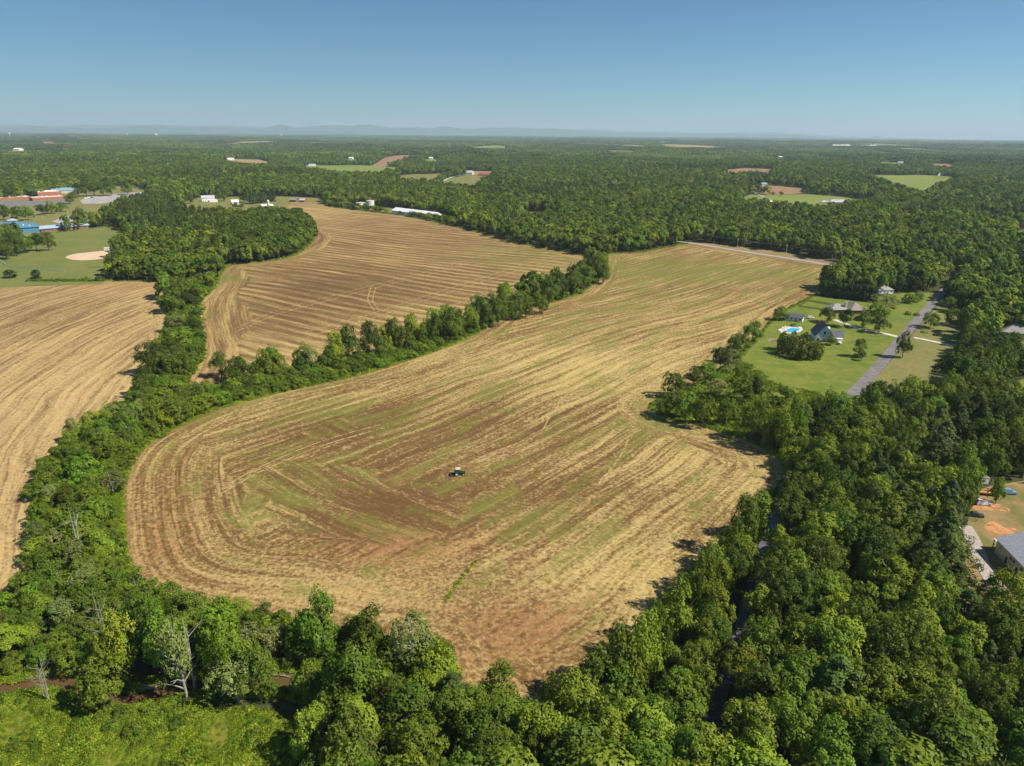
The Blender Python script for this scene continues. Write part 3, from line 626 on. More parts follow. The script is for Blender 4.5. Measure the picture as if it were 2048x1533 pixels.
# hedgerow between the two stubble fields
for i, (x, t_, b, w, k) in enumerate([(150, 715, 838, 48, 'mid0'), (232, 738, 858, 62, 'oak1'), (345, 742, 850, 42, 'oak0'), (400, 688, 815, 36, 'slim0'), (455, 770, 845, 40, 'mid1'), (520, 730, 830, 42, 'mid2'), (572, 682, 825, 40, 'pale0'), (640, 700, 815, 38, 'oak2'), (692, 740, 810, 42, 'vine0'),
        (752, 590, 775, 52, 'oak0'), (840, 570, 750, 50, 'mid0'), (902, 640, 750, 42, 'oak1'), (965, 553, 730, 52, 'oak2'), (1042, 622, 728, 26, 'slim1'), (1102, 568, 705, 20, 'slim0'), (1152, 532, 690, 40, 'mid2'), (1232, 505, 668, 54, 'oak0'), (1312, 490, 630, 46, 'mid1'), (1382, 455, 612, 46, 'oak2'),
        (1452, 470, 598, 42, 'mid0'), (1532, 428, 565, 34, 'slim1'), (1582, 440, 555, 40, 'mid1'), (1642, 452, 535, 42, 'vine1'), (1692, 360, 490, 50, 'oak1'), (1748, 335, 470, 46, 'oak0'), (1802, 330, 450, 48, 'oak2'), (1852, 310, 428, 56, 'mid2'), (1882, 223, 385, 58, 'oak1'), (1922, 250, 392, 46, 'mid0'), (1944, 292, 395, 36, 'mid1')]):
    k = k.replace('oak1', 'hedge0').replace('oak', 'hedge').replace('mid', 'hedge')
    put_tree(380 + x / 2.354, 400 + b / 2.354, 400 + t_ / 2.354, w / 2.354, k, 'hedgerow between the two stubble fields')
# hedgerow down the edge of the pale straw field
for x, t_, b, w, k in [(1065, 40, 200, 72, 'oak0'), (1010, 105, 255, 78, 'mid1'), (1135, 110, 235, 62, 'oak2'), (1030, 250, 365, 62, 'pale0'), (1135, 285, 375, 52, 'mid2'), (1010, 345, 430, 52, 'oak1'), (1080, 355, 470, 66, 'vine0'), (1000, 398, 520, 62, 'mid0'), (905, 420, 610, 88, 'oak0'), (985, 470, 665, 76, 'oak2'),
        (862, 560, 745, 66, 'mid2'), (838, 640, 790, 58, 'oak1'), (1085, 495, 640, 62, 'vine1'), (1000, 650, 775, 88, 'mid1'), (920, 775, 925, 62, 'vine0'), (1042, 735, 900, 100, 'mid0'), (1180, 735, 840, 76, 'vine1'), (660, 780, 880, 62, 'pale1'), (440, 850, 1010, 34, 'pale0'), (700, 860, 990, 80, 'mid2'), (1130, 400, 540, 60, 'brush0')]:
    k = k.replace('oak1', 'hedge0').replace('oak', 'hedge').replace('mid', 'hedge')
    put_tree(x / 2.926, 540 + b / 2.926, 540 + t_ / 2.926, w / 2.926, k, 'hedgerow beside the pale straw field')
# yard trees round the houses, seen one by one
for a in [(1594, 712, 664, 40, 'dome0', 'broad dome-shaped dark tree on the lawn below the swimming pool'),
        (1716, 715, 675, 12, 'slim0', 'slim lone tree casting a round shadow on the lawn left of the road'), (1722, 722, 700, 9, 'pale0', 'small sparse sapling right behind the slim lone lawn tree'),
        (1804, 716, 661, 15, 'mid0', 'lone round-crowned tree on the right verge of the road'),
        (1655, 646, 615, 15, 'oak1', 'round dark tree directly behind the blue-gabled house'), (1689, 655, 618, 15, 'oak2', 'dark egg-shaped tree right of the blue-gabled house roof'), (1726, 656, 623, 16, 'oak0', 'round dark tree in front of the hip-roofed brick house'),
        (1758, 666, 630, 19, 'oak1', 'dark tree where the driveway nears the road'), (1752, 642, 604, 24, 'mid0', 'bright mid-green tree between brick house and road'), (1768, 628, 584, 26, 'pale1', 'grey-green spreading tree behind the hip-roofed brick house'),
        (1818, 607, 586, 14, 'mid1', 'small twin-topped tree on the lawn beside the dark junction'), (1836, 605, 582, 11, 'mid2', 'small tree just right of the twin-topped lawn tree'),
        (1662, 691, 670, 10, 'mid1', 'small tree against the front wall of the blue-gabled house'), (1560, 641, 612, 14, 'mid2', 'round tree at the left end of the long grey shed'),
        (1504, 683, 641, 21, 'mid0', 'round tree at the field corner of the house lawn'), (1478, 705, 666, 24, 'oak1', 'wide tree on the lawn edge below the field corner tree'),
        (1456, 745, 692, 16, 'pale1', 'olive sparse tree with pale trunk on the lawn edge'),
        (1860, 656, 626, 16, 'vine0', 'olive bush beside the road opposite the driveway mouth'), (1912, 652, 622, 20, 'vine1', 'olive-green small tree at the far edge of the dry lawn'),
        (1848, 666, 661, 7, 'brush0', 'low round shrub on the dry lawn right of the road'),
        (1815, 630, 622, 7, 'brush1', 'dark purple-leaved shrub left of the road junction'), (1832, 632, 624, 6, 'brush0', 'second dark shrub nearer the road junction'),
        (1928, 692, 650, 18, 'mid1', 'leafy tree at the far end of the footpath'), (1908, 738, 698, 17, 'oak2', 'dark tree at the lower right corner of the dry lawn'), (1896, 622, 594, 15, 'oak1', 'dark tree on the right verge near the road end'),
        (1590, 653, 646, 9, 'brush0', 'low bushy hedge behind the swimming pool'), (1676, 690, 684, 4, 'brush1', 'small bush by the porch of the blue-gabled house'),
        (20, 556, 540, 11, 'cedar0', 'round conifer standing on the ballpark lawn, leftmost of two'), (72, 558, 540, 9, 'cedar0', 'round conifer on the ballpark lawn, right one of two'),
        (400, 420, 411, 5, 'oak0', 'small lawn tree in front of the white farmhouse, left one'), (440, 421, 411, 6, 'oak1', 'small lawn tree in front of the white farmhouse, right one'),
        (471, 417, 405, 7, 'mid0', 'small tree in front of the white-roofed barn'), (1545, 391, 384, 5, 'oak1', 'round tree beside the curved track by the red soil field'), (1562, 392, 383, 5, 'oak2', 'second round tree beside the curved track and soil field')]:
    put_tree(*a[:5], 'yard trees', a[5])
for i, a in enumerate([(8, 441, 409, 14, 'oak0'), (36, 443, 413, 14, 'oak1'), (58, 441, 411, 12, 'mid0'), (84, 431, 409, 13, 'oak2'), (104, 428, 402, 14, 'mid1'), (124, 424, 405, 12, 'oak0'), (161, 447, 414, 14, 'mid0'), (140, 408, 388, 10, 'mid2'), (147, 403, 384, 9, 'oak1')]):
    put_tree(*a, 'trees between the school buildings', '%s tree from the left in the row between the school buildings' % ordinal(i))
for i, a in enumerate([(-4, 520, 470, 20, 'oak0'), (14, 519, 476, 18, 'mid1'), (34, 512, 464, 20, 'oak1'), (52, 506, 470, 18, 'mid0'), (74, 502, 466, 15, 'oak2'), (98, 502, 463, 16, 'oak0'), (22, 490, 455, 14, 'oak1')]):
    put_tree(*a, 'clump of trees on the ballpark lawn', '%s tree from the left in the clump by the ballpark' % ordinal(i))
for i, a in enumerate([(368, 409, 388, 8, 'oak0'), (380, 408, 391, 8, 'oak1'), (392, 399, 384, 8, 'mid0'), (436, 402, 386, 8, 'oak2'), (448, 403, 386, 9, 'oak0'), (488, 405, 384, 9, 'oak1'), (497, 407, 385, 7, 'mid1'), (484, 418, 408, 6, 'oak2'), (360, 411, 395, 9, 'mid0')]):
    put_tree(*a, 'trees round the white farmhouse', '%s tree from the left round the white farmhouse lawn' % ordinal(sorted([368, 380, 392, 436, 448, 488, 497, 484, 360]).index(a[0])))
for i, u in enumerate((62, 80, 98, 116, 134, 148, 160, 172, 186, 200)):
    put_tree(u, 562.5, 555.5 - (i > 5) * 4 * (i % 2), 9, 'brush%d' % (i % 2), 'low hedge between ballpark and straw field', '%s shrub from the left in the hedge between ballpark and straw field' % ordinal(i))
put_tree(1990, 1008, 955, 16, 'lime0', 'yard trees', 'small bright tree in the dirt yard beside the rusty flatbed')
for i, a in enumerate([(158, 394, 366, 11, 'oak0'), (174, 393, 363, 12, 'oak1'), (190, 393, 362, 11, 'oak2'), (207, 393, 363, 12, 'oak0'), (224, 392, 362, 11, 'oak1'), (256, 390, 365, 13, 'mid0')]):
    put_tree(*a, 'trees behind the school parking lot', '%s tree from the left behind the school parking lot' % ordinal(i))
# tall clipped evergreen hedge: a row of cedars that touch
for i in range(15):
    f = i / 14; put_tree(1641 + f * 105, 592 + f * 13, 561 + f * 11 + RNG.uniform(-2, 2), 8, 'cedar0', 'tall evergreen hedge behind the houses', '%s cedar from the field end of the tall evergreen hedge behind the houses' % ordinal(i))
for i in range(9):
    put_tree(503 + i * 5.5, 409 - i * 0.7, 386 - i * 0.6 + RNG.uniform(-1.5, 1.5), 4.5, 'cedar0', 'row of dark conifers behind the barn', '%s conifer from the left in the dark row behind the barns' % ordinal(i))
# trees that stick up over the near field edge
for a in [(640, 1322, 1182, 44, 'mid0'), (738, 1330, 1212, 36, 'mid1'), (835, 1352, 1222, 42, 'pale1'), (890, 1400, 1310, 40, 'vine0'), (1000, 1440, 1330, 46, 'mid2'), (445, 1330, 1208, 40, 'vine1'), (500, 1290, 1222, 24, 'vine0'), (1150, 1470, 1352, 60, 'lime0'), (1245, 1405, 1245, 50, 'mid0'), (1195, 1425, 1300, 48, 'oak1'), (1285, 1385, 1225, 46, 'lime0'), (1240, 1440, 1330, 50, 'oak0'), (1110, 1440, 1352, 26, 'mid1'),
        (205, 1420, 1325, 42, 'vine0'), (480, 1405, 1310, 46, 'pale1'), (375, 1400, 1240, 40, 'pale0'), (1420, 1190, 1085, 36, 'mid0'), (1480, 1110, 985, 26, 'slim0'), (1510, 1075, 978, 24, 'slim1'), (1455, 1140, 1040, 30, 'mid1'), (1360, 1300, 1165, 44, 'mid2'), (1310, 1320, 1195, 30, 'oak0'), (1400, 1240, 1110, 30, 'lime1')]:
    put_tree(*a, 'trees rising over the near edge of the stubble field')
# trees on the point of the brush lot and along its field side
for a in [(1350, 795, 748, 22, 'vine0'), (1385, 772, 735, 18, 'oak1'), (1412, 760, 728, 18, 'vine1'), (1440, 740, 695, 20, 'oak2'), (1335, 835, 785, 26, 'oak1'), (1372, 845, 790, 22, 'vine1'), (1405, 855, 795, 22, 'vine0'), (1480, 800, 735, 20, 'slim0'), (1508, 795, 752, 18, 'oak0'), (1500, 880, 792, 28, 'mid0'),
        (1530, 895, 805, 22, 'mid1'), (1566, 905, 820, 26, 'lime0'), (1580, 900, 790, 24, 'mid2'), (1545, 860, 795, 20, 'vine0'), (1435, 800, 755, 24, 'pale1'), (1450, 850, 800, 20, 'vine0'), (1570, 800, 772, 16, 'oak2')]:
    put_tree(*a, 'trees of the brushy lot between field and lawn')

def zone(pts): return W(pts)
Z_CREEK = zone([(40, 1180), (56, 1050), (84, 960), (118, 912), (150, 872), (200, 842), (268, 800), (330, 760), (420, 790), (450, 815), (300, 888), (250, 990), (250, 1080), (290, 1180), (400, 1222), (600, 1240), (890, 1300), (870, 1420), (600, 1400), (300, 1330), (0, 1360), (-160, 1380), (-160, 1250)])
Z_HEDGE = zone([(420, 796), (560, 762), (700, 732), (800, 704), (880, 676), (960, 645), (1080, 600), (1150, 580), (1190, 540), (1190, 512), (1220, 512), (1212, 545), (1150, 592), (975, 656), (800, 727), (450, 816)])
Z_HEDGE2 = zone([(335, 570), (400, 560), (430, 560), (405, 600), (400, 640), (410, 712), (374, 772), (420, 792), (330, 800), (268, 800), (290, 740), (322, 690), (335, 640)])
Z_PINE = zone([(180, 430), (240, 405), (330, 400), (380, 420), (430, 430), (450, 470), (380, 480), (260, 480), (200, 462)])
Z_DARK = zone([(450, 460), (520, 440), (600, 445), (628, 480), (600, 507), (500, 527), (450, 530)])
Z_LANE = zone([(1560, 960), (1540, 1050), (1500, 1180), (1440, 1330), (1000, 1400), (1130, 1390), (1300, 1280), (1400, 1110), (1510, 1000)])

Z_SHED = zone([(656, 410), (760, 417), (900, 440), (920, 452), (900, 454), (800, 434), (720, 424), (656, 415)])
def forest_points(d0, d1, spacing, seed):
    r = np.random.default_rng(seed)
    n = int(2 * d1 * 0.86 / spacing) + 2; m = int((d1 - 0) / spacing) + 2
    X, Y = np.meshgrid((np.arange(n) - n / 2) * spacing, np.arange(m) * spacing)
    X = X + (np.arange(m) % 2)[:, None] * spacing / 2
    X = (X + r.uniform(-0.42, 0.42, X.shape) * spacing).ravel(); Y = (Y + r.uniform(-0.42, 0.42, Y.shape) * spacing).ravel()
    D = np.hypot(X, Y); k = (D >= d0) & (D < d1) & (Y > 50); X, Y = X[k], Y[k]
    u, v, c = proj(X, Y, hgt(X, Y) + 8)
    k = (u > -140) & (u < 2190) & (c > 20) & (v < 1660); return X[k], Y[k]

def clear(X, Y, buf, rb=1.0):
    k = np.ones(len(X), bool)
    for pl in OPEN:
        near = (X > pl[:, 0].min() - 12) & (X < pl[:, 0].max() + 12) & (Y > pl[:, 1].min() - 12) & (Y < pl[:, 1].max() + 12)
        if not near.any(): continue
        x, y = X[near], Y[near]; k[near] &= ~(inside(x, y, pl) | (seg_dist(x, y, pl) < buf))
    for sx_, sy_, sr_ in SITES: k &= (X - sx_) ** 2 + (Y - sy_) ** 2 > sr_ * sr_
    for ln, w in ((ROAD, 5.0), (TOPROAD, 4.5), (LANE, 3.4), (PATH, 3.0), (GDRIVE, 3.4), (CREEK, 2.8)):
        near = (X > ln[:, 0].min() - 12) & (X < ln[:, 0].max() + 12) & (Y > ln[:, 1].min() - 12) & (Y < ln[:, 1].max() + 12)
        if near.any():
            k2 = seg_dist(X[near], Y[near], ln, False) > w * rb; k[near] &= k2
    return k

KEYS = list(PR.keys())
def species(X, Y, r):
    n = len(X); key = np.empty(n, object); h = np.empty(n); w = np.empty(n)
    nz = np.sin(X / 83 + Y / 131) + np.sin(X / 211 - Y / 97 + 1.3) + 0.8 * np.sin(X / 39 + Y / 57)
    pz = np.sin(X / 170 - Y / 260 + 0.5) + np.sin(X / 330 + Y / 190)
    u = r.uniform(0, 1, n)
    key[:] = 'oak0'
    for i in range(n):
        q = u[i] + 0.10 * nz[i]
        if pz[i] > 1.4 and r.random() < 0.6: key[i] = 'pine%d' % r.integers(2)
        elif q < 0.30: key[i] = 'oak%d' % r.integers(3)
        elif q < 0.70: key[i] = 'mid%d' % r.integers(3)
        elif q < 0.97: key[i] = 'lime%d' % r.integers(2)
        elif q < 1.02: key[i] = 'pine%d' % r.integers(2)
        else: key[i] = 'slim%d' % r.integers(2)
    h[:] = r.uniform(9.5, 19.5, n); w[:] = h * r.uniform(0.27, 0.36, n)
    def sub(pl, keys, h0, h1_, wr):
        k = np.where(inside(X, Y, pl))[0]
        for i in k:
            key[i] = keys[r.integers(len(keys))]; h[i] = r.uniform(h0, h1_); w[i] = h[i] * r.uniform(*wr)
    sub(Z_CREEK, ['vine0', 'vine1', 'brush0', 'brush1', 'mid0', 'mid1', 'pale0', 'pale1', 'lime0', 'vine0', 'oak1'], 4.5, 10.5, (0.38, 0.52))
    sub(Z_HEDGE, ['vine0', 'vine1', 'brush0', 'brush1', 'brush0'], 2.6, 5.0, (0.5, 0.7))
    sub(Z_HEDGE2, ['vine0', 'vine1', 'brush0', 'brush1', 'mid1', 'oak1'], 3.5, 8, (0.42, 0.6))
    sub(Z_PINE, ['pine0', 'pine1', 'pine0', 'pine1', 'mid0'], 13, 17, (0.22, 0.28))
    sub(Z_DARK, ['oak0', 'oak1', 'oak2', 'oak0', 'mid1'], 15, 20, (0.34, 0.42))
    sub(Z_LANE, ['mid0', 'mid1', 'mid2', 'slim0', 'lime0', 'oak1', 'pale1', 'slim1'], 9, 14.5, (0.28, 0.38))
    sub(BRUSH, ['brush0', 'brush1', 'vine0', 'vine1', 'pale0', 'oak1'], 2.0, 5.5, (0.45, 0.65))
    k = inside(X, Y, Z_SHED); h[k] = r.uniform(5.5, 9.5, k.sum()); w[k] = h[k] * 0.5
    ed = np.full(n, 1e9)
    for pl in OPEN:
        a_, b_ = pl.min(0) - 14, pl.max(0) + 14; k = (X > a_[0]) & (X < b_[0]) & (Y > a_[1]) & (Y < b_[1])
        if k.any(): ed[k] = np.minimum(ed[k], seg_dist(X[k], Y[k], pl))
    for i in np.where(ed < 11)[0]: key[i] = {'o': 'hedge0', 'm': 'hedge1', 'l': 'hedge3'}.get(key[i][0], key[i])
    e = seg_dist(X, Y, F1); near = (Y < 260) & (e < 14)
    h[near] = np.minimum(h[near], 6.5 + 0.75 * e[near])
    return key, h, w

NEARX = [(t_['x'], t_['y']) for t_ in TREES]; NX = np.array(NEARX)
def spaced(X, Y, dmin):
    k = np.ones(len(X), bool)
    for x, y in NX: k &= (X - x) ** 2 + (Y - y) ** 2 > dmin * dmin
    return k

r_ = np.random.default_rng(99)
rings = [(50, 330, 6.0), (330, 700, 6.9), (700, 1500, 8.2), (1500, 3300, 10.8)]
FX, FY, FK, FH, FW = [], [], [], [], []
for i, (a, b, s) in enumerate(rings):
    X, Y = forest_points(a, b, s, 400 + i); k = clear(X, Y, 1.8); X, Y = X[k], Y[k]
    if a < 700: k = spaced(X, Y, 2.6); X, Y = X[k], Y[k]
    if a < 500:
        inb = inside(X, Y, BRUSH); k = ~inb | (r_.random(len(X)) < 0.28); X, Y = X[k], Y[k]
    K, H_, W_ = species(X, Y, r_)
    FX.append(X); FY.append(Y); FK.append(K); FH.append(H_); FW.append(W_ * (1.0, 1.08, 1.16, 1.22)[i])
for zi, (zp, sp_, h0, h1_) in enumerate(((Z_HEDGE, 3.0, 2.2, 5.2), (Z_HEDGE2, 3.6, 2.5, 6.0), (Z_CREEK, 4.6, 2.5, 6.5))):
    X, Y = forest_points(60, 1000, sp_, 700 + zi); k = inside(X, Y, zp); X, Y = X[k], Y[k]; k = clear(X, Y, 1.0); X, Y = X[k], Y[k]; n = len(X)
    FX.append(X); FY.append(Y); FK.append(np.array(['brush0', 'brush1', 'vine0', 'vine1', 'hedge1'], object)[r_.integers(0, 5, n)]); hh = r_.uniform(h0, h1_, n); FH.append(hh); FW.append(hh * r_.uniform(0.5, 0.72, n))
hl = smooth_line(W([(404, 800), (450, 796), (520, 778), (600, 760), (700, 738), (800, 710), (880, 681), (960, 648), (1010, 625), (1080, 602), (1150, 583), (1185, 560), (1200, 530)]), 2.6)
for dx in (-2.5, 1.5):
    n = len(hl); X = hl[:, 0] + r_.normal(dx * 0.5, 0.9, n); Y = hl[:, 1] - dx + r_.normal(0, 0.9, n); k = ~inside(X, Y, F1); X, Y = X[k], Y[k]; n = len(X)
    FX.append(X); FY.append(Y); FK.append(np.array(['hedge1', 'vine0', 'vine1', 'hedge0', 'hedge2'], object)[r_.integers(0, 5, n)]); hh = r_.uniform(3.5, 7.5, n); FH.append(hh); FW.append(hh * r_.uniform(0.42, 0.6, n))
# scattered bushes in the meadow
n = 420; a_, b_ = MEADOW.min(0), MEADOW.max(0); X, Y = r_.uniform(a_[0], b_[0], n), r_.uniform(a_[1], b_[1], n); k = inside(X, Y, MEADOW) & (np.sin(X / 5 + Y / 7) + np.sin(X / 11 - Y / 4) > 0.5); X, Y = X[k], Y[k]; n = len(X)
FX.append(X); FY.append(Y); FK.append(np.array(['brush0', 'brush1'], object)[r_.integers(0, 2, n)]); hh = r_.uniform(0.8, 2.4, n); FH.append(hh); FW.append(hh * r_.uniform(0.6, 1.0, n))
FX, FY, FK, FH, FW = map(np.concatenate, (FX, FY, FK, FH, FW))
u_, v_, c_ = proj(FX, FY, hgt(FX, FY) + FH * 0.7)
kind = np.array([PR[k].name for k in FK]); inframe = (u_ > -15) & (u_ < 2063) & (v_ < 1545)
size = np.where(inframe, FH * FW / c_ ** 2, 0)
single = np.zeros(len(FX), bool)
have = sum(PR[t_['key']].name == 'broadleaf_tree' for t_ in TREES)
for nm, cap in (('broadleaf_tree', 300 - have), ('pine_tree', 60), ('shrub', 70)):
    k = np.where((kind == nm) & (size > 0))[0]; k = k[np.argsort(-size[k])][:cap]; single[k] = True
# names for stretches of wood, so that a tree can be pointed out
def cell(u, v, x, y):
    p = (np.array([x]), np.array([y]))
    ln = seg_dist(p[0], p[1], LANE, False)[0]
    if inside(*p, BRUSH)[0]: return 'the brushy lot'
    if u < 330 and v < 1000: return 'the creek strip by the straw field'
    if u < 330 and v < 1160: return 'the creek strip left of the field'
    if u < 300: return 'the lower left creek thicket'
    if u < 620: return 'the thicket above the creek'
    if u < 900 and v < 1420: return 'the bank wood below the field'
    if u < 900: return 'the wood right of the meadow'
    if u < 1200 and v > 1430: return 'the bottom wood under the field tip'
    if u < 1200: return 'the wood round the field tip'
    if x < np.interp(y, LANE[::-1, 1], LANE[::-1, 0]) and v > 960 and u < 1560: return 'the row left of the lane'
    if v > 1420: return 'the wood along the bottom right'
    if ln < 12 and v > 960: return 'the wood edge right of the lane'
    if u > 1800 and v > 1150: return 'the wood below the metal building'
    if v > 1280: return 'the lower right wood'
    if v > 1130: return 'the middle right wood'
    if u > 1780 and v > 940: return 'the wood beside the trailer yard'
    if v > 960: return 'the wood behind the lane end'
    if v > 840: return 'the wood right of the field corner'
    return 'the wood above the trailer yard'
pend = {}
for i in np.where(single)[0]:
    t_ = dict(x=FX[i], y=FY[i], h=FH[i], w=FW[i], key=FK[i], rot=r_.uniform(0, 6.28), u=u_[i])
    c = cell(u_[i], v_[i], FX[i], FY[i]); pend.setdefault((c, PR[FK[i]].name), []).append(t_)
word = {'broadleaf_tree': 'tree', 'pine_tree': 'pine', 'shrub': 'shrub', 'cedar_tree': 'cedar'}
for (c, nm), lst in pend.items():
    lst.sort(key=lambda q: q['u'])
    for i, q in enumerate(lst):
        q['label'] = '%s %s, %s from the left in %s' % (PR[q['key']].tone, word[nm], ordinal(i), c); q['group'] = word[nm] + 's in ' + c; TREES.append(q)
for gname, phrase in (('hedgerow between the two stubble fields', 'the hedgerow between stubble fields'), ('hedgerow beside the pale straw field', 'the hedgerow beside the pale straw field'),
        ('trees rising over the near edge of the stubble field', 'tall trees over the near field edge'), ('trees of the brushy lot between field and lawn', 'taller trees of the brushy lot')):
    lst = [q for q in TREES if q['group'] == gname]; lst.sort(key=lambda q: proj(q['x'], q['y'], 0)[0])
    for i, q in enumerate(lst): q['label'] = '%s tree, %s from the left among %s' % (PR[q['key']].tone, ordinal(i), phrase) if q['group'].startswith('trees') else '%s tree, %s from the left in %s' % (PR[q['key']].tone, ordinal(i), phrase)

cat = {'broadleaf_tree': 'tree', 'pine_tree': 'pine tree', 'shrub': 'shrub', 'cedar_tree': 'cedar'}
for q in TREES:
    pr = PR[q['key']]; nm = pr.name
    if nm != 'cedar_tree' and q['h'] < 3.2: nm = 'shrub'
    o = thing(nm, q['label'], cat[nm], (q['x'], q['y'], h1(q['x'], q['y'])), q['rot'], q['group'])
    o.rotation_euler = (random.gauss(0, 0.045), random.gauss(0, 0.045), q['rot'])
    sx = q['w'] / pr.R; o.scale = (sx, sx * random.uniform(0.92, 1.08), q['h'] / pr.H)
    link('trunk', pr.trunk, o); link('crown', pr.crown, o)

# the rest of the woods and all weeds: points that carry one instance each
def scatter(name, label, cat_, X, Y, Z, rot, scl, idx, meshes):
    col = bpy.data.collections.new(name + '_kinds')
    for i, me in enumerate(meshes): col.objects.link(bpy.data.objects.new('%s_kind_%02d' % (name, i), me))
    me = bpy.data.meshes.new(name); me.vertices.add(len(X)); me.vertices.foreach_set('co', np.column_stack([X, Y, Z]).astype(np.float32).ravel())
    at = me.attributes.new('turn', 'FLOAT_VECTOR', 'POINT'); at.data.foreach_set('vector', np.column_stack([np.zeros(len(X)), np.zeros(len(X)), rot]).astype(np.float32).ravel())
    at = me.attributes.new('grow', 'FLOAT_VECTOR', 'POINT'); at.data.foreach_set('vector', np.asarray(scl, np.float32).ravel())
    at = me.attributes.new('pick', 'INT', 'POINT'); at.data.foreach_set('value', np.asarray(idx, np.int32))
    o = link(name, me, kind='stuff', label=label, category=cat_)
    ng = bpy.data.node_groups.new(name + ' scatter', 'GeometryNodeTree')
    ng.interface.new_socket('Geometry', in_out='INPUT', socket_type='NodeSocketGeometry'); ng.interface.new_socket('Geometry', in_out='OUTPUT', socket_type='NodeSocketGeometry')
    N = ng.nodes.new; gi, go = N('NodeGroupInput'), N('NodeGroupOutput'); ip = N('GeometryNodeInstanceOnPoints'); ci = N('GeometryNodeCollectionInfo')
    ci.inputs['Collection'].default_value = col; ci.inputs['Separate Children'].default_value = True; ci.inputs['Reset Children'].default_value = True
    ip.inputs['Pick Instance'].default_value = True
    def na(n, typ):
        a = N('GeometryNodeInputNamedAttribute'); a.data_type = typ; a.inputs['Name'].default_value = n; return a.outputs['Attribute']
    L = ng.links.new; L(gi.outputs[0], ip.inputs['Points']); L(ci.outputs[0], ip.inputs['Instance']); L(na('pick', 'INT'), ip.inputs['Instance Index'])
    e2r = N('FunctionNodeEulerToRotation'); L(na('turn', 'FLOAT_VECTOR'), e2r.inputs[0]); L(e2r.outputs[0], ip.inputs['Rotation']); L(na('grow', 'FLOAT_VECTOR'), ip.inputs['Scale']); L(ip.outputs[0], go.inputs[0])
    md = o.modifiers.new('scatter', 'NODES'); md.node_group = ng
    return o

rest = ~single
kidx = {k: i for i, k in enumerate(KEYS)}
nearm = np.hypot(FX, FY) < 480
sx = np.array([FW[i] / PR[FK[i]].R for i in range(len(FX))]); sz = np.array([FH[i] / PR[FK[i]].H for i in range(len(FX))])
gi_ = np.array([kidx[k] for k in FK]) + np.where(nearm, len(KEYS), 0)
def whole(pr):
    """crown and trunk in one mesh at full detail"""
    n1, n2 = len(pr.crown.vertices), len(pr.trunk.vertices)
    a = np.empty(n1 * 3, np.float32); pr.crown.vertices.foreach_get('co', a); b = np.empty(n2 * 3, np.float32); pr.trunk.vertices.foreach_get('co', b)
    fa = np.empty(len(pr.crown.polygons) * 4, np.int32); pr.crown.loops.foreach_get('vertex_index', fa); fb = np.empty(len(pr.trunk.polygons) * 4, np.int32); pr.trunk.loops.foreach_get('vertex_index', fb)
    tn = np.empty(n1, np.float32); pr.crown.attributes['tone'].data.foreach_get('value', tn)
    fa, fb = fa.reshape(-1, 4), fb.reshape(-1, 4)
    return fast_mesh(pr.name + '_whole', np.concatenate([a.reshape(-1, 3), b.reshape(-1, 3)]), np.concatenate([fa, fb + n1]), [pr.crown.materials[0], pr.trunk.materials[0]], mi=np.r_[np.zeros(len(fa)), np.ones(len(fb))], attrs={'tone': np.r_[tn, np.zeros(n2)]})
meshes = [PR[k].light for k in KEYS] + [whole(PR[k]) for k in KEYS]
scatter('woodland', 'mixed green woodland covering the land between and beyond the fields', 'woodland', FX[rest], FY[rest], hgt(FX[rest], FY[rest]), r_.uniform(0, 6.28, rest.sum()), np.column_stack([sx, sx, sz])[rest], gi_[rest], meshes)

# far woods: patches of many small crowns
def patch_mesh(seed, size, n, mat_names):
    r = np.random.default_rng(seed); V, Fq, mi, tn, off = [], [], [], [], 0
    for j in range(n):
        x, y = r.uniform(-size / 2, size / 2, 2); R = r.uniform(4.0, 6.8); H = r.uniform(9, 19); m = 30
        d = unit(r.normal(size=(m, 3))); d[:, 2] = np.abs(d[:, 2]) * 1.1 - 0.2
        P_ = np.array([x, y, H * 0.6]) + d * [R, R, H * 0.42]; v, f = leaf_quads(r, P_, unit(d + 0.2 * r.normal(size=(m, 3))), R * 0.42, 0.8)
        V.append(v); Fq.append(f + off); off += len(v); mi.append(np.full(m, r.integers(len(mat_names)))); tn.append(np.full(m * 4, r.uniform(0, 1)))
    return fast_mesh('patch', np.concatenate(V), np.concatenate(Fq), [M[k] for k in mat_names], mi=np.concatenate(mi), attrs={'tone': np.concatenate(tn)})
PM = [patch_mesh(601 + i, 66, 40, (['oak', 'pine', 'pine', 'oak'], ['oak', 'mid', 'oak', 'pine'], ['mid', 'oak', 'mid', 'lime'])[i // 2]) for i in range(6)]
QX, QY, QS = [], [], []
for a, b, s, sc_ in ((3250, 9000, 58, 1.0), (9000, 22000, 120, 2.0), (22000, 33000, 260, 3.6)):
    X, Y = forest_points(a, b, s, int(a)); k = clear(X, Y, 30 * min(sc_, 1.0)); X, Y = X[k], Y[k]; QX.append(X); QY.append(Y); QS.append(np.full(len(X), sc_))
QX, QY, QS = map(np.concatenate, (QX, QY, QS)); hs = np.where(QS > 1, 1.0 + 0.25 * (QS - 1), 1.0) * r_.uniform(0.8, 1.25, len(QX))
scatter('far_woods', 'blue-green woods stretching away to the horizon', 'woodland', QX, QY, hgt(QX, QY) - 1, r_.uniform(0, 6.28, len(QX)), np.column_stack([QS * 1.1, QS * 1.1, hs]), np.clip(((np.sin(QX / 410 + QY / 690) + np.sin(QX / 900 - QY / 520 + 2) + 0.7 * np.sin(QX / 230 + QY / 310)) * 0.75 + 1.45 + r_.normal(0, 0.25, len(QX))).astype(int), 0, 2) * 2 + r_.integers(0, 2, len(QX)), PM)

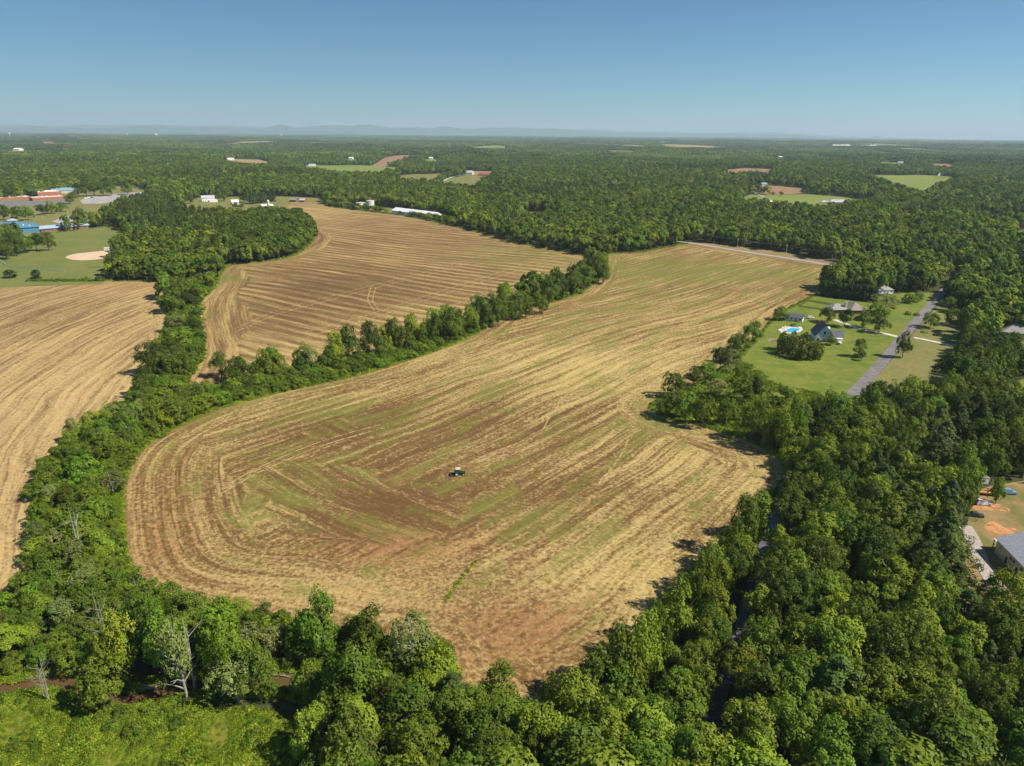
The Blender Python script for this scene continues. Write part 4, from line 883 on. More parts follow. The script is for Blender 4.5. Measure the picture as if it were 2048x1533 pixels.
# weeds: thick in the meadow and the brush lot, a ragged fringe along field edges
WX, WY, WS = [], [], []
def weeds_in(poly, n, s0, s1, seed, keep=None):
    r = np.random.default_rng(seed); a, b = poly.min(0), poly.max(0); X = r.uniform(a[0], b[0], n); Y = r.uniform(a[1], b[1], n); k = inside(X, Y, poly) & (seg_dist(X, Y, CREEK, False) > 2.2)
    pz = np.sin(X / 3.1 + Y / 4.7) + np.sin(X / 7.3 - Y / 2.9 + 1) + np.sin(X / 1.7 + Y / 8); k &= pz > r.uniform(-3.2, -0.2, n)
    WX.append(X[k]); WY.append(Y[k]); WS.append((r.uniform(s0, s1, n) * (0.75 + 0.15 * pz))[k].clip(0.25))
weeds_in(MEADOW, 20000, 0.35, 1.5, 1); weeds_in(BRUSH, 9000, 0.7, 1.7, 2)
def fringe(poly, step, lo, hi, s0, s1, seed, ymax=1e9, closed=True):
    r = np.random.default_rng(seed); n = len(poly); X, Y = [], []
    for i in range(n if closed else n - 1):
        a, b = poly[i], poly[(i + 1) % n]; L = np.linalg.norm(b - a); d = (b - a) / (L + 1e-9); m = int(L / step) + 1; nn = np.array([d[1], -d[0]])
        t_ = r.uniform(0, L, m); off = r.uniform(lo, hi, m); p = a + d * t_[:, None] + nn * off[:, None]
        p2 = a + d * t_[:, None] - nn * off[:, None]; ins = inside(p[:, 0], p[:, 1], poly) if closed else np.zeros(m, bool); p[ins] = p2[ins]; X.append(p[:, 0]); Y.append(p[:, 1])
    X, Y = np.concatenate(X), np.concatenate(Y); k = Y < ymax
    for pl in OPEN: k &= ~inside(X, Y, pl)
    for ln, w in ((ROAD, 3.2), (TOPROAD, 4.5), (LANE, 2.2)): k &= seg_dist(X, Y, ln, False) > w
    WX.append(X[k]); WY.append(Y[k]); WS.append(r.uniform(s0, s1, k.sum()))
fringe(F1, 0.22, 0.0, 4.5, 0.6, 1.5, 11); fringe(F1, 0.3, 0.0, 1.5, 0.6, 1.2, 12, 420); fringe(F2, 0.5, 0.0, 4.0, 0.8, 1.7, 13); fringe(F3, 0.4, 0.0, 2.5, 0.6, 1.3, 14); fringe(PARK, 1.5, 0, 4, 0.8, 1.6, 15)
for sgn in (-1, 1): fringe(_cl + n_ * sgn * 3.8, 0.12, -1.2, 1.6, 0.5, 1.2, 20 + sgn, closed=False)
dl = smooth_line(W([(952, 1122), (925, 1155), (905, 1180), (892, 1200)]), 0.25)        # weedy strip left in the stubble
WX.append(dl[:, 0] + r_.normal(0, 0.35, len(dl))); WY.append(dl[:, 1] + r_.normal(0, 0.35, len(dl))); WS.append(r_.uniform(0.25, 0.6, len(dl)))
WX, WY, WS = map(np.concatenate, (WX, WY, WS))
scatter('weeds', 'bright green weeds and tall grass in the meadow and along field edges', 'weeds', WX, WY, hgt(WX, WY), r_.uniform(0, 6.28, len(WX)), np.column_stack([WS, WS, WS * r_.uniform(0.7, 1.2, len(WX))]), np.array([0, 1, 0, 1, 0, 1, 2, 3])[r_.integers(0, 8, len(WX))], WEED)

# ------------------------------------------------------------------ built things
def part(name, geos, mat, parent, label=None, smooth=False):
    V, Fc = [], []
    for v, f in geos:
        o = len(V); V += [tuple(p) for p in v]; Fc += [tuple(i + o for i in q) for q in f]
    me = bpy.data.meshes.new(name); me.from_pydata(V, [], Fc); me.materials.append(mat if not isinstance(mat, str) else M[mat]); me.update()
    if smooth: me.polygons.foreach_set('use_smooth', np.ones(len(me.polygons), bool))
    o = link(name, me, parent)
    if label: o['label'] = label
    return o
def gbox(x0, x1, y0, y1, z0, z1):
    return [(x, y, z) for z in (z0, z1) for y in (y0, y1) for x in (x0, x1)], [(0, 2, 3, 1), (4, 5, 7, 6), (0, 1, 5, 4), (2, 6, 7, 3), (0, 4, 6, 2), (1, 3, 7, 5)]
def gtaper(x0, x1, y0, y1, z0, z1, ix, iy):
    v = [(x, y, z0) for y in (y0, y1) for x in (x0, x1)] + [(x, y, z1) for y in (y0 + iy, y1 - iy) for x in (x0 + ix, x1 - ix)]
    return v, [(0, 2, 3, 1), (4, 5, 7, 6), (0, 1, 5, 4), (2, 6, 7, 3), (0, 4, 6, 2), (1, 3, 7, 5)]
def groof(x0, x1, y0, y1, z, h, axis='x', t=0.18):
    """gable roof as two thick slopes"""
    out = []
    if axis == 'x':
        m = (y0 + y1) / 2
        for ya in (y0, y1): out.append(([(x0, ya, z), (x1, ya, z), (x1, m, z + h), (x0, m, z + h), (x0, ya, z + t), (x1, ya, z + t), (x1, m, z + h + t), (x0, m, z + h + t)], [(0, 1, 2, 3), (4, 5, 6, 7), (0, 1, 5, 4), (1, 2, 6, 5), (3, 0, 4, 7)]))
    else:
        m = (x0 + x1) / 2
        for xa in (x0, x1): out.append(([(xa, y0, z), (xa, y1, z), (m, y1, z + h), (m, y0, z + h), (xa, y0, z + t), (xa, y1, z + t), (m, y1, z + h + t), (m, y0, z + h + t)], [(0, 1, 2, 3), (4, 5, 6, 7), (0, 1, 5, 4), (1, 2, 6, 5), (3, 0, 4, 7)]))
    return out
def gwall(x0, x1, y0, y1, z0, z1, h=0, axis='x'):
    """wall block with gable ends"""
    if not h: return [gbox(x0, x1, y0, y1, z0, z1)]
    if axis == 'x':
        m = (y0 + y1) / 2; v = [(x, y, z) for x in (x0, x1) for y, z in ((y0, z0), (y1, z0), (y1, z1), (m, z1 + h), (y0, z1))]
    else:
        m = (x0 + x1) / 2; v = [(x, y, z) for y in (y0, y1) for x, z in ((x0, z0), (x1, z0), (x1, z1), (m, z1 + h), (x0, z1))]
    return [(v, [(0, 1, 2, 3, 4), (9, 8, 7, 6, 5)] + [(i, (i + 1) % 5, (i + 1) % 5 + 5, i + 5) for i in range(5)])]
def ghip(x0, x1, y0, y1, z, h):
    a = min(x1 - x0, y1 - y0) / 2
    if x1 - x0 >= y1 - y0: r = [(x0 + a, (y0 + y1) / 2, z + h), (x1 - a, (y0 + y1) / 2, z + h)]; f = [(0, 1, 5, 4), (1, 3, 5), (3, 2, 4, 5), (2, 0, 4), (0, 2, 3, 1)]
    else: r = [((x0 + x1) / 2, y0 + a, z + h), ((x0 + x1) / 2, y1 - a, z + h)]; f = [(0, 1, 4), (1, 3, 5, 4), (3, 2, 5), (2, 0, 4, 5), (0, 2, 3, 1)]
    return [([(x0, y0, z), (x1, y0, z), (x0, y1, z), (x1, y1, z)] + r, f)]
def gcyl(cx, cy, z0, z1, r, n=16, r2=None, axis='z'):
    r2 = r if r2 is None else r2; v = []
    for z, q in ((z0, r), (z1, r2)):
        for k in range(n):
            a = 2 * math.pi * k / n; c, s = q * math.cos(a), q * math.sin(a)
            v.append((cx + c, cy + s, z) if axis == 'z' else (cx + c, z, cy + s))
    return v, [tuple(range(n)), tuple(range(n, 2 * n))] + [(k, (k + 1) % n, n + (k + 1) % n, n + k) for k in range(n)]

for n_m, c_, kw in [('white', (0.78, 0.77, 0.74), {}), ('offwhite', (0.66, 0.62, 0.54), {}), ('bluesiding', (0.52, 0.66, 0.74), {}), ('shingle', (0.11, 0.115, 0.13), {}), ('greyshingle', (0.30, 0.285, 0.27), {}), ('brownshingle', (0.26, 0.23, 0.20), {}), ('brick', (0.36, 0.15, 0.09), {}), ('darkbrick', (0.24, 0.12, 0.085), {}),
        ('blueroof', (0.34, 0.46, 0.56), {'rough': 0.5}), ('deepblue', (0.09, 0.23, 0.35), {'rough': 0.5}), ('tealroof', (0.24, 0.37, 0.44), {'rough': 0.5}), ('membrane', (0.78, 0.72, 0.64), {}), ('metalroof', (0.33, 0.35, 0.38), {'rough': 0.5}), ('cream', (0.66, 0.57, 0.36), {}), ('glass', (0.035, 0.045, 0.055), {'rough': 0.15, 'spec': 0.6}),
        ('galv', (0.62, 0.63, 0.64), {'rough': 0.45}), ('redroof', (0.40, 0.10, 0.065), {}), ('rust', (0.52, 0.27, 0.11), {}), ('wood', (0.32, 0.21, 0.12), {}), ('paleboard', (0.55, 0.43, 0.28), {}), ('tyre', (0.02, 0.02, 0.02), {}), ('black', (0.03, 0.03, 0.032), {}), ('carwhite', (0.80, 0.80, 0.79), {'rough': 0.3, 'spec': 0.5}), ('cardark', (0.06, 0.065, 0.075), {'rough': 0.3, 'spec': 0.5}),
        ('carblue', (0.20, 0.32, 0.52), {'rough': 0.3, 'spec': 0.5}), ('green', (0.02, 0.10, 0.022), {'rough': 0.4}), ('lavender', (0.42, 0.42, 0.50), {}), ('fence', (0.10, 0.085, 0.065), {}), ('mulch', (0.17, 0.09, 0.055), {}), ('stone', (0.55, 0.50, 0.44), {}), ('purple', (0.10, 0.035, 0.04), {})]:
    M[n_m] = plain(n_m, c_, kw.get('rough', 0.8), 0.12, 0.8, kw.get('spec', 0.3))

def ragged(name, c, lo=0.34, hi=0.52, scale=0.55):
    """a surface worn through in patches"""
    t = NT(name); p = t.pos(); f = t.noise(p, scale, 4, 0.7); g = t.noise(p, 0.8, 3)
    m = t.done(t.mix(t.ramp(g, 0.3, 0.7), tuple(x * 0.72 for x in c), tuple(x * 1.1 for x in c)), 0.95, 0.1)
    b = [n for n in t.t.nodes if n.type == 'BSDF_PRINCIPLED'][0]; t.t.links.new(t.ramp(f, lo, hi), b.inputs['Alpha']); return m
M['track'] = ragged('reddish wheel track', (0.33, 0.18, 0.09)); M['strawtrack'] = ragged('flattened straw', (0.47, 0.35, 0.15), 0.33, 0.55)
M['clay'] = ragged('red clay', (0.55, 0.27, 0.12), 0.36, 0.5, 0.35)
def at(u, v): x, y = unp(u, v); return (x, y, h1(x, y))
def frame(A, B):
    a, b = unp(*A), unp(*B); d = b - a; L = float(np.linalg.norm(d)); return (a[0], a[1], min(h1(*a), h1(*b)) + 0.05), math.atan2(d[1], d[0]), L

def windows(t, xs, y, z0, w, hgt_, frame_mat='white', out=-1, name='window'):
    for x in xs:
        o = part(name, [gbox(x - w / 2, x + w / 2, y - 0.05 if out < 0 else y - 0.02, y + 0.02 if out < 0 else y + 0.05, z0, z0 + hgt_)], frame_mat, t)
        part('pane', [gbox(x - w / 2 + 0.1, x + w / 2 - 0.1, y - 0.09 if out < 0 else y + 0.055, y - 0.055 if out < 0 else y + 0.09, z0 + 0.1, z0 + hgt_ - 0.1)], 'glass', o)

def house(name, label, cat, A, B, depth, wh, rh, kind, wall, roof, group=None, over=0.5, win=0, axis='x', L=None, rot=None, door=True):
    loc, rz, L0 = frame(A, B); L = L or L0
    if rot is not None: rz = rot
    t = thing(name, label, cat, loc, rz, group)
    part('wall', gwall(0, L, 0, depth, -1.0, wh, rh if kind == 'gable' else 0, axis), wall, t)
    if kind == 'gable': part('roof', groof(-over, L + over, -over, depth + over, wh - 0.02 - (0.12 if axis == 'x' else 0.12), rh * 1.0 + 0.28, axis), roof, t)
    elif kind == 'hip': part('roof', ghip(-over, L + over, -over, depth + over, wh + 0.02, rh), roof, t)
    else:
        part('roof', [gbox(0.3, L - 0.3, 0.3, depth - 0.3, wh + 0.003, wh + 0.25)], roof, t)
        part('parapet', [gbox(0, L, 0, 0.28, wh + 0.002, wh + 0.5), gbox(0, L, depth - 0.28, depth, wh + 0.002, wh + 0.5), gbox(0, 0.28, 0.3, depth - 0.3, wh + 0.002, wh + 0.5), gbox(L - 0.28, L, 0.3, depth - 0.3, wh + 0.002, wh + 0.5)], wall, t)
    if kind == 'flat' and L > 20:
        for k in range(5): part('roof_unit', [gtaper(L * (0.12 + 0.18 * k), L * (0.12 + 0.18 * k) + 2.6, depth * (0.25 + 0.12 * (k % 3)), depth * (0.25 + 0.12 * (k % 3)) + 2.2, wh + 0.253, wh + 1.7, 0.15, 0.15)], 'galv', t)
    if win:
        windows(t, [L * (i + 0.5) / win for i in range(win) if not (door and i == win // 2)], 0, 1.0, min(1.3, L / win * 0.6), 1.3)
        if door:
            d = part('door', [gbox(L * (win // 2 + 0.5) / win - 0.55, L * (win // 2 + 0.5) / win + 0.55, -0.06, 0.02, 0.05, 2.15)], 'wood', t)
    return t, L

# ---- the houses right of the stubble field
t, L = house('house', 'house with light blue gable and dark roof beside the swimming pool', 'house', (1630, 684), (1664, 686), 13, 3.6, 6.6, 'gable', 'bluesiding', 'shingle', axis='y', win=3)
part('brick_base', [gbox(-0.06, L + 0.06, -0.06, 0.6, -1, 1.2)], 'darkbrick', t)
part('upper_window', [gbox(L / 2 - 0.6, L / 2 + 0.6, -0.08, -0.01, 5.0, 6.5)], 'glass', t)
w = part('wing', gwall(L + 0.05, L + 6.5, 2.5, 11.0, -1, 2.8, 2.6, 'x'), 'white', t, 'white side wing with a lower dark roof'); part('wing_roof', groof(L + 0.4, L + 7.0, 2.0, 11.5, 2.72, 3.1, 'x'), 'shingle', w)
part('dormer', gwall(L * 0.62, L * 0.62 + 3.0, 6, 8.2, 4.8, 6.9, 1.0, 'x'), 'white', t); part('porch', [gbox(L + 0.05, L + 5.5, -0.8, 2.45, -0.6, 0.25), gbox(L + 0.1, L + 5.6, -1.0, 2.44, 2.5, 2.7)], 'white', t)
part('chimney', [gbox(L * 0.3, L * 0.3 + 0.9, 9, 9.9, 6, 10.8)], 'brick', t)
t, L = house('shed', 'long low shed with dark roof and white end wall by the field', 'shed', (1569, 641), (1604, 645.5), 6, 2.6, 1.9, 'gable', 'white', 'shingle', win=4)
part('overhead_door', [gbox(L * 0.66, L * 0.66 + 2.4, -0.08, -0.01, 0, 2.2)], 'offwhite', t)
t, L = house('brick_house', 'brick house with brown hip roof behind the round dark trees', 'house', (1701, 630), (1731, 629), 13, 3.0, 4.2, 'hip', 'darkbrick', 'brownshingle', over=0.8, win=5)
w = part('wing', [gbox(-12, -0.05, 3, 12, -1, 2.8)], 'darkbrick', t); part('wing_roof', ghip(-12.8, 0.6, 2.2, 12.8, 2.83, 3.2), 'greyshingle', w); c = part('chimney', [gbox(-2.2, -1.0, 4, 5.2, 2.5, 7.4)], 'paleboard', t); part('cap', [gbox(-2.3, -0.9, 3.9, 5.3, 7.41, 7.65)], 'stone', c)
house('pale_roof_house', 'house with pale grey roof behind the tall evergreen hedge', 'house', (1757, 588), (1786, 588), 13, 3.0, 4.0, 'hip', 'white', 'greyshingle', win=4)
t, L = house('roadside_brick_house', 'red brick house with grey hip roof at the right edge by the concrete drive', 'house', (2005, 674), (2063, 680), 13, 3.2, 4.2, 'hip', 'darkbrick', 'greyshingle', over=0.7, win=6)
part('porch_step', [gbox(3, 7, -2.5, -0.05, -0.5, 0.3)], 'concrete', t)
house('small_shed', 'small red-roofed garden shed among trees near the right edge', 'shed', (1991, 776), (2001, 777), 3.2, 1.9, 1.4, 'gable', 'brick', 'redroof')
house('green_roof_house', 'pale roof glimpsed among the trees beyond the road end', 'house', (1975, 572), (1996, 573), 9, 4, 3, 'gable', 'offwhite', 'greyshingle')
sheet('pool_deck', W([(1556, 660), (1570, 654), (1602, 654), (1606, 660), (1600, 665), (1580, 668), (1562, 666)]), 1.2, 0.17, M['concrete'])
sheet('swimming_pool', smooth_poly(W([(1573, 663), (1579, 658), (1594, 657), (1599, 660), (1592, 664), (1582, 666)]), 0.8), 0.6, 0.20, M['pool'])
for i, (u, v) in enumerate([(1566, 658), (1572, 656), (1561, 663), (1588, 655), (1597, 655)]):
    t = thing('sun_lounger', '%s pale sun lounger from the left on the pool deck' % ordinal(sorted([1566, 1572, 1561, 1588, 1597]).index(u)), 'lounger', (at(u, v)[0], at(u, v)[1], at(u, v)[2] + 0.17), 0.5 * i, 'sun loungers round the pool')
    part('seat', [gbox(-0.35, 0.35, -0.9, 0.4, 0.3, 0.38)], 'white', t); part('backrest', [([(-0.35, 0.42, 0.3), (0.35, 0.42, 0.3), (0.35, 0.95, 0.9), (-0.35, 0.95, 0.9), (-0.35, 0.42, 0.36), (0.35, 0.42, 0.36), (0.35, 0.9, 0.95), (-0.35, 0.9, 0.95)], [(0, 1, 2, 3), (4, 5, 6, 7), (0, 1, 5, 4), (2, 3, 7, 6), (1, 2, 6, 5), (3, 0, 4, 7)])], 'white', t)
    for sx_, sy_ in ((-.3, -.8), (.3, -.8), (-.3, .35), (.3, .35)): part('leg', [gbox(sx_ - .03, sx_ + .03, sy_ - .03, sy_ + .03, 0, .3)], 'white', t)
c_ = unp(1549, 684); ring = [c_ + 3.2 * np.array([math.cos(a), math.sin(a)]) for a in np.linspace(0, 6.283, 17)[:-1]]
sheet('flower_bed', ring, 0.8, 0.16, M['mulch'])
t = thing('stone_ring', 'ring of pale edging stones round the mulch bed left of the dome-shaped tree', 'stone ring', (c_[0], c_[1], h1(*c_) + 0.1))
for k in range(14):
    a = 2 * math.pi * k / 14; o = part('stone', [gtaper(-0.25, 0.25, -0.6, 0.6, -0.1, 0.35, 0.07, 0.1)], 'stone', t); o.location = (3.3 * math.cos(a), 3.3 * math.sin(a), 0); o.rotation_euler = (0, 0, a)

def fence(name, label, pts, hh, mat, step=2.4, rails=3):
    P_ = W(pts); t = thing(name, label, 'fence', (P_[0][0], P_[0][1], 0)); o = P_[0]
    for i in range(len(P_) - 1):
        a, b = P_[i], P_[i + 1]; L = np.linalg.norm(b - a); n = max(1, int(L / step)); d = (b - a) / L; nn = np.array([-d[1], d[0]])
        for k in range(n + (i == len(P_) - 2)):
            q = a + d * L * k / n; z = h1(*q); part('post', [gbox(q[0] - o[0] - .06, q[0] - o[0] + .06, q[1] - o[1] - .06, q[1] - o[1] + .06, z - .3, z + hh)], mat, t)
        za, zb = h1(*a), h1(*b)
        for r in range(rails):
            z = hh * (0.3 + 0.62 * r / max(1, rails - 1)); p = [a - o - nn * .03, b - o - nn * .03, b - o + nn * .03, a - o + nn * .03]; zz = [za, zb, zb, za]
            part('rail', [([(p[j][0], p[j][1], zz[j] + z - .07) for j in range(4)] + [(p[j][0], p[j][1], zz[j] + z + .07) for j in range(4)], [(0, 1, 2, 3), (4, 5, 6, 7), (0, 1, 5, 4), (1, 2, 6, 5), (2, 3, 7, 6), (3, 0, 4, 7)])], mat, t)
fence('garden_fence', 'dark wooden fence enclosing the narrow lawn behind the pool', [(1598, 615), (1615, 604), (1642, 608), (1668, 613)], 1.6, 'fence', 2.5, 5)
fence('rear_fence', 'dark fence along the near side of the narrow enclosed lawn', [(1600, 615), (1628, 619), (1652, 622), (1666, 620)], 1.4, 'fence', 2.5, 4)

# ---- vehicles
def car(label, u, v, heading, paint, group=None, name='parked_car', suv=True, L=4.7, z_off=0.1):
    x, y, z = at(u, v); t = thing(name, label, 'car', (x, y, z + z_off), heading, group); Wd = 1.85; H0 = 0.95 if suv else 0.85; H1 = 1.75 if suv else 1.42
    b = part('body', [gtaper(-L / 2, L / 2, -Wd / 2, Wd / 2, 0.28, H0, 0.12, 0.06)], paint, t)
    x0, x1 = (-L / 2 + 0.15, L / 2 - 1.25) if suv else (-L / 2 + 0.9, L / 2 - 1.4)
    cab = part('cabin', [gtaper(x0, x1, -Wd / 2 + 0.1, Wd / 2 - 0.1, H0 + 0.002, H1, 0.42, 0.16)], paint, t)
    for s in (-1, 1): part('side_window', [([(x0 + 0.45, s * (Wd / 2 - 0.13), H0 + 0.08), (x1 - 0.2, s * (Wd / 2 - 0.13), H0 + 0.08), (x1 - 0.5, s * (Wd / 2 - 0.235), H1 - 0.12), (x0 + 0.55, s * (Wd / 2 - 0.235), H1 - 0.12)], [(0, 1, 2, 3)])], 'glass', cab)
    part('windscreen', [([(x1 - 0.05, -0.7, H0 + 0.06), (x1 - 0.05, 0.7, H0 + 0.06), (x1 - 0.36, 0.62, H1 - 0.08), (x1 - 0.36, -0.62, H1 - 0.08)], [(0, 1, 2, 3)])], 'glass', cab)
    for sx_ in (-L / 2 + 0.85, L / 2 - 0.85):
        for s in (-1, 1):
            w_ = part('wheel', [gcyl(sx_, 0.34, s * (Wd / 2 - 0.2), s * (Wd / 2 + 0.01), 0.34, 12, axis='y')], 'tyre', t); part('rim', [gcyl(sx_, 0.34, s * (Wd / 2 + 0.012), s * (Wd / 2 + 0.025), 0.19, 8, axis='y')], 'galv', w_)
    return t
car('white sport utility car parked beside the long shed', 1621, 638, -0.25, 'carwhite', z_off=0.12)
car('white sport utility car parked in the dirt yard by the trailer', 1966, 1010, -0.12, 'carwhite')
car('dark car half under the tree in the dirt yard', 1950, 1033, -0.35, 'cardark', suv=False)
car('light blue car parked beyond the rusty flatbed', 2016, 988, -0.2, 'carblue', suv=True)
for i, (u, v, h, c) in enumerate([(172, 398, 0.3, 'carwhite'), (178, 397, 0.3, 'carwhite'), (184, 396.5, 0.3, 'cardark')]):
    car('%s car from the left at the near corner of the school parking lot' % ordinal(i), u, v, h, c, 'cars on the school parking lot', z_off=0.3)
car('pale car standing on the tree-lined drive to the stable', 868, 366, 0.9, 'carwhite', z_off=0.6)

# tractor in the stubble
x, y, z = at(917, 951); t = thing('tractor', 'small green tractor with white cab roof alone in the stubble field', 'tractor', (x, y, z + 0.1), 0.12)
part('hood', [gtaper(0.5, 2.4, -0.42, 0.42, 0.85, 1.55, 0.12, 0.08)], 'green', t); part('chassis', [gbox(-0.9, 2.2, -0.3, 0.3, 0.5, 0.84)], 'black', t); part('grille', [gbox(2.41, 2.46, -0.3, 0.3, 0.9, 1.4)], 'black', t)
cab = part('cab', [gtaper(-1.0, 0.48, -0.72, 0.72, 0.9, 2.45, 0.1, 0.08)], 'glass', t); part('roof', [gtaper(-1.15, 0.6, -0.82, 0.82, 2.46, 2.72, 0.12, 0.12)], 'stone', cab)
for sx_ in (-0.98, 0.44):
    for s in (-0.7, 0.7): part('pillar', [gbox(sx_ - 0.05, sx_ + 0.05, s - 0.05, s + 0.05, 0.9, 2.45)], 'green', cab)
for s in (-1, 1):
    w_ = part('rear_wheel', [gcyl(-0.7, 0.78, s * 0.76, s * 1.2, 0.78, 20, axis='y')], 'tyre', t); part('rim', [gcyl(-0.7, 0.78, s * 1.21, s * 1.24, 0.42, 12, axis='y')], 'offwhite', w_)
    w_ = part('front_wheel', [gcyl(1.75, 0.46, s * 0.6, s * 0.9, 0.46, 16, axis='y')], 'tyre', t); part('rim', [gcyl(1.75, 0.46, s * 0.91, s * 0.93, 0.25, 10, axis='y')], 'offwhite', w_)
    part('fender', [gbox(-1.35, 0.0, s * 0.98 - 0.24, s * 0.98 + 0.24, 1.6, 1.68)], 'green', t)
part('exhaust', [gcyl(1.0, 0.3, 1.5, 2.3, 0.05, 8)], 'black', t)
part('shadow_block', [gtaper(-3.2, -1.5, -1.25, 1.25, 0.25, 0.62, 0.1, 0.1), gbox(-1.5, -0.9, -0.1, 0.1, 0.4, 0.55)], 'black', t); part('gauge_wheel', [gcyl(-3.3, 0.25, -0.1, 0.1, 0.25, 12, axis='y')], 'tyre', t)  # tractor's dark shadow built as a black block, shaped like a towed deck

# ---- the yard with the metal building
t, L = None, None
a, b = unp(1988, 1106), unp(2048, 1133, 4.6); d = (b - a) / np.linalg.norm(b - a); rz = math.atan2(d[1], d[0]); L = 30.0; WD = 13.0
t = thing('metal_building', 'large cream metal building with grey standing-seam roof at the right edge', 'building', (a[0], a[1], h1(*a) + 0.05), rz)
part('wall', gwall(0, L, 0, WD, -1, 4.6, 2.4, 'x'), 'cream', t)
rf = part('roof', groof(-0.5, L + 0.5, -0.5, WD + 0.5, 4.45, 2.62, 'x'), 'metalroof', t)
nx_ = int(L / 0.9)
for k in range(nx_ + 1):
    xk = -0.4 + (L + 0.8) * k / nx_; seam = [([(xk - .03, -.5, 4.64), (xk + .03, -.5, 4.64), (xk + .03, WD / 2, 7.26), (xk - .03, WD / 2, 7.26), (xk - .03, -.5, 4.70), (xk + .03, -.5, 4.70), (xk + .03, WD / 2, 7.32), (xk - .03, WD / 2, 7.32)], [(0, 1, 2, 3), (4, 5, 6, 7), (0, 1, 5, 4), (2, 3, 7, 6), (1, 2, 6, 5), (3, 0, 4, 7)])]
    part('seam', seam, 'metalroof', rf)
windows(t, [2.0, 7.6, 9.2, 13.0, 18.0, 23.0], 0, 2.6, 0.9, 0.8, 'shingle'); windows(t, [5.8, 11.0, 15.5], 0, 0.3, 1.0, 2.0, 'shingle', name='door')
pc = part('porch_roof', [gbox(-2.6, -0.05, 0.5, 5.0, 3.0, 3.2)], 'white', t)
for yy in (0.7, 4.8): part('porch_post', [gbox(-2.5, -2.3, yy - .1, yy + .1, -0.6, 2.99)], 'paleboard', t)
x, y, z = at(1950, 968); t = thing('trailer', 'white box trailer parked against the dark trees at the yard edge', 'trailer', (x, y, z + 0.1), -0.12)
part('body', [gbox(-3.6, 3.6, -1.2, 1.2, 0.55, 3.0)], 'white', t); part('roof', [gtaper(-3.65, 3.65, -1.25, 1.25, 3.003, 3.18, 0.2, 0.2)], 'offwhite', t); windows(t, [-2.2, 1.9], -1.2, 1.4, 1.2, 0.8, 'galv'); part('door', [gbox(-0.4, 0.4, -1.25, -1.18, 0.65, 2.6)], 'offwhite', t); part('hitch', [gbox(3.6, 5.0, -0.1, 0.1, 0.5, 0.62)], 'black', t)
for sx_ in (-0.6, 0.4):
    for s in (-1, 1): part('wheel', [gcyl(sx_, 0.38, s * 0.95, s * 1.22, 0.38, 14, axis='y')], 'tyre', t)
x, y, z = at(1972, 990); t = thing('flatbed_trailer', 'rusty orange flatbed trailer in front of the white trailer', 'trailer', (x, y, z + 0.1), -0.24)
bd = part('bed', [gbox(-3.4, 3.4, -1.15, 1.15, 0.70, 0.80)], 'rust', t)
for k in range(17): part('plank', [gbox(-3.38 + k * 0.4, -3.02 + k * 0.4, -1.1, 1.1, 0.803, 0.86)], 'rust', bd)
for s in (-1.12, 1.12): part('side_rail', [gbox(-3.4, 3.4, s - .05, s + .05, 0.81, 1.15)], 'rust', t)
for sx_ in (-0.5, 0.5):
    for s in (-1, 1): part('wheel', [gcyl(sx_, 0.36, s * 0.92, s * 1.14, 0.36, 14, axis='y')], 'tyre', t)
part('drawbar', [gbox(-5.0, -3.4, -0.08, 0.08, 0.6, 0.7)], 'black', t)
sheet('clay_patch', smooth_poly(W([(1968, 1056), (1980, 1044), (1998, 1047), (2008, 1056), (2032, 1058), (2030, 1068), (2008, 1070), (1985, 1066)]), 1), 0.8, 0.11, M['clay'])
sheet('bare_track', smooth_poly(W([(1948, 1012), (1985, 1008), (2012, 1014), (2020, 1024), (1990, 1022), (1950, 1020)]), 1), 0.8, 0.11, M['clay'])
sheet('concrete_apron', smooth_poly(W([(2006, 692), (2020, 688), (2046, 698), (2036, 703), (2022, 703), (2012, 712), (2004, 706)]), 1.5), 1.2, 0.16, M['concrete'])

# ---- school and ballpark
sheet('school_parking', W([(160, 402), (176, 394), (206, 391), (262, 386), (300, 383), (300, 389), (262, 397), (205, 408), (165, 408)]), 6, 0.22, M['parking'])
sheet('staff_parking', W([(104, 444), (122, 436), (146, 431), (147, 443), (118, 447)]), 5, 0.22, M['parking'])
sheet('school_asphalt', W([(-60, 406), (30, 402), (90, 402), (142, 399), (146, 406), (90, 411), (-60, 416)]), 6, 0.22, M['asphalt'])
t, L = house('school_wing', 'long school wing with pale blue metal roof facing the ballpark', 'building', (82, 465), (178, 458.5), 17, 4.6, 2.4, 'gable', 'darkbrick', 'blueroof', over=1.2, win=12, door=False)
t, L = house('school_hall', 'deep blue roofed school hall joined left of the long wing', 'building', (-70, 474), (80, 465.5), 46, 6.5, 5.0, 'hip', 'deepblue', 'deepblue', over=1.0)
part('cupola', [gtaper(L * 0.62, L * 0.62 + 9, 26, 35, 9.5, 12.5, 0.5, 0.5)], 'offwhite', t); part('cupola_roof', ghip(L * 0.62 - 1, L * 0.62 + 10, 25, 36, 12.51, 2.2), 'blueroof', t)
for k in range(5): part('roof_vent', [gbox(L * (0.55 + 0.08 * k), L * (0.55 + 0.08 * k) + 1.4, 5 + k % 2 * 3, 6.4 + k % 2 * 3, 7.0 + (k % 2), 8.6 + (k % 2))], 'white', t)
house('brick_gym', 'red brick gymnasium block with white flat roof', 'building', (77, 397), (125, 394), 46, 9.5, 0, 'flat', 'brick', 'membrane', win=6, door=False)
house('gym_annex', 'low brick annex with white roof in front of the gymnasium', 'building', (66, 402.5), (130, 399), 22, 4.8, 0, 'flat', 'brick', 'membrane', win=9)
house('brick_classrooms', 'brick classroom block with pale flat roof behind the gymnasium', 'building', (18, 387), (92, 383), 60, 6.0, 0, 'flat', 'brick', 'membrane', win=12)
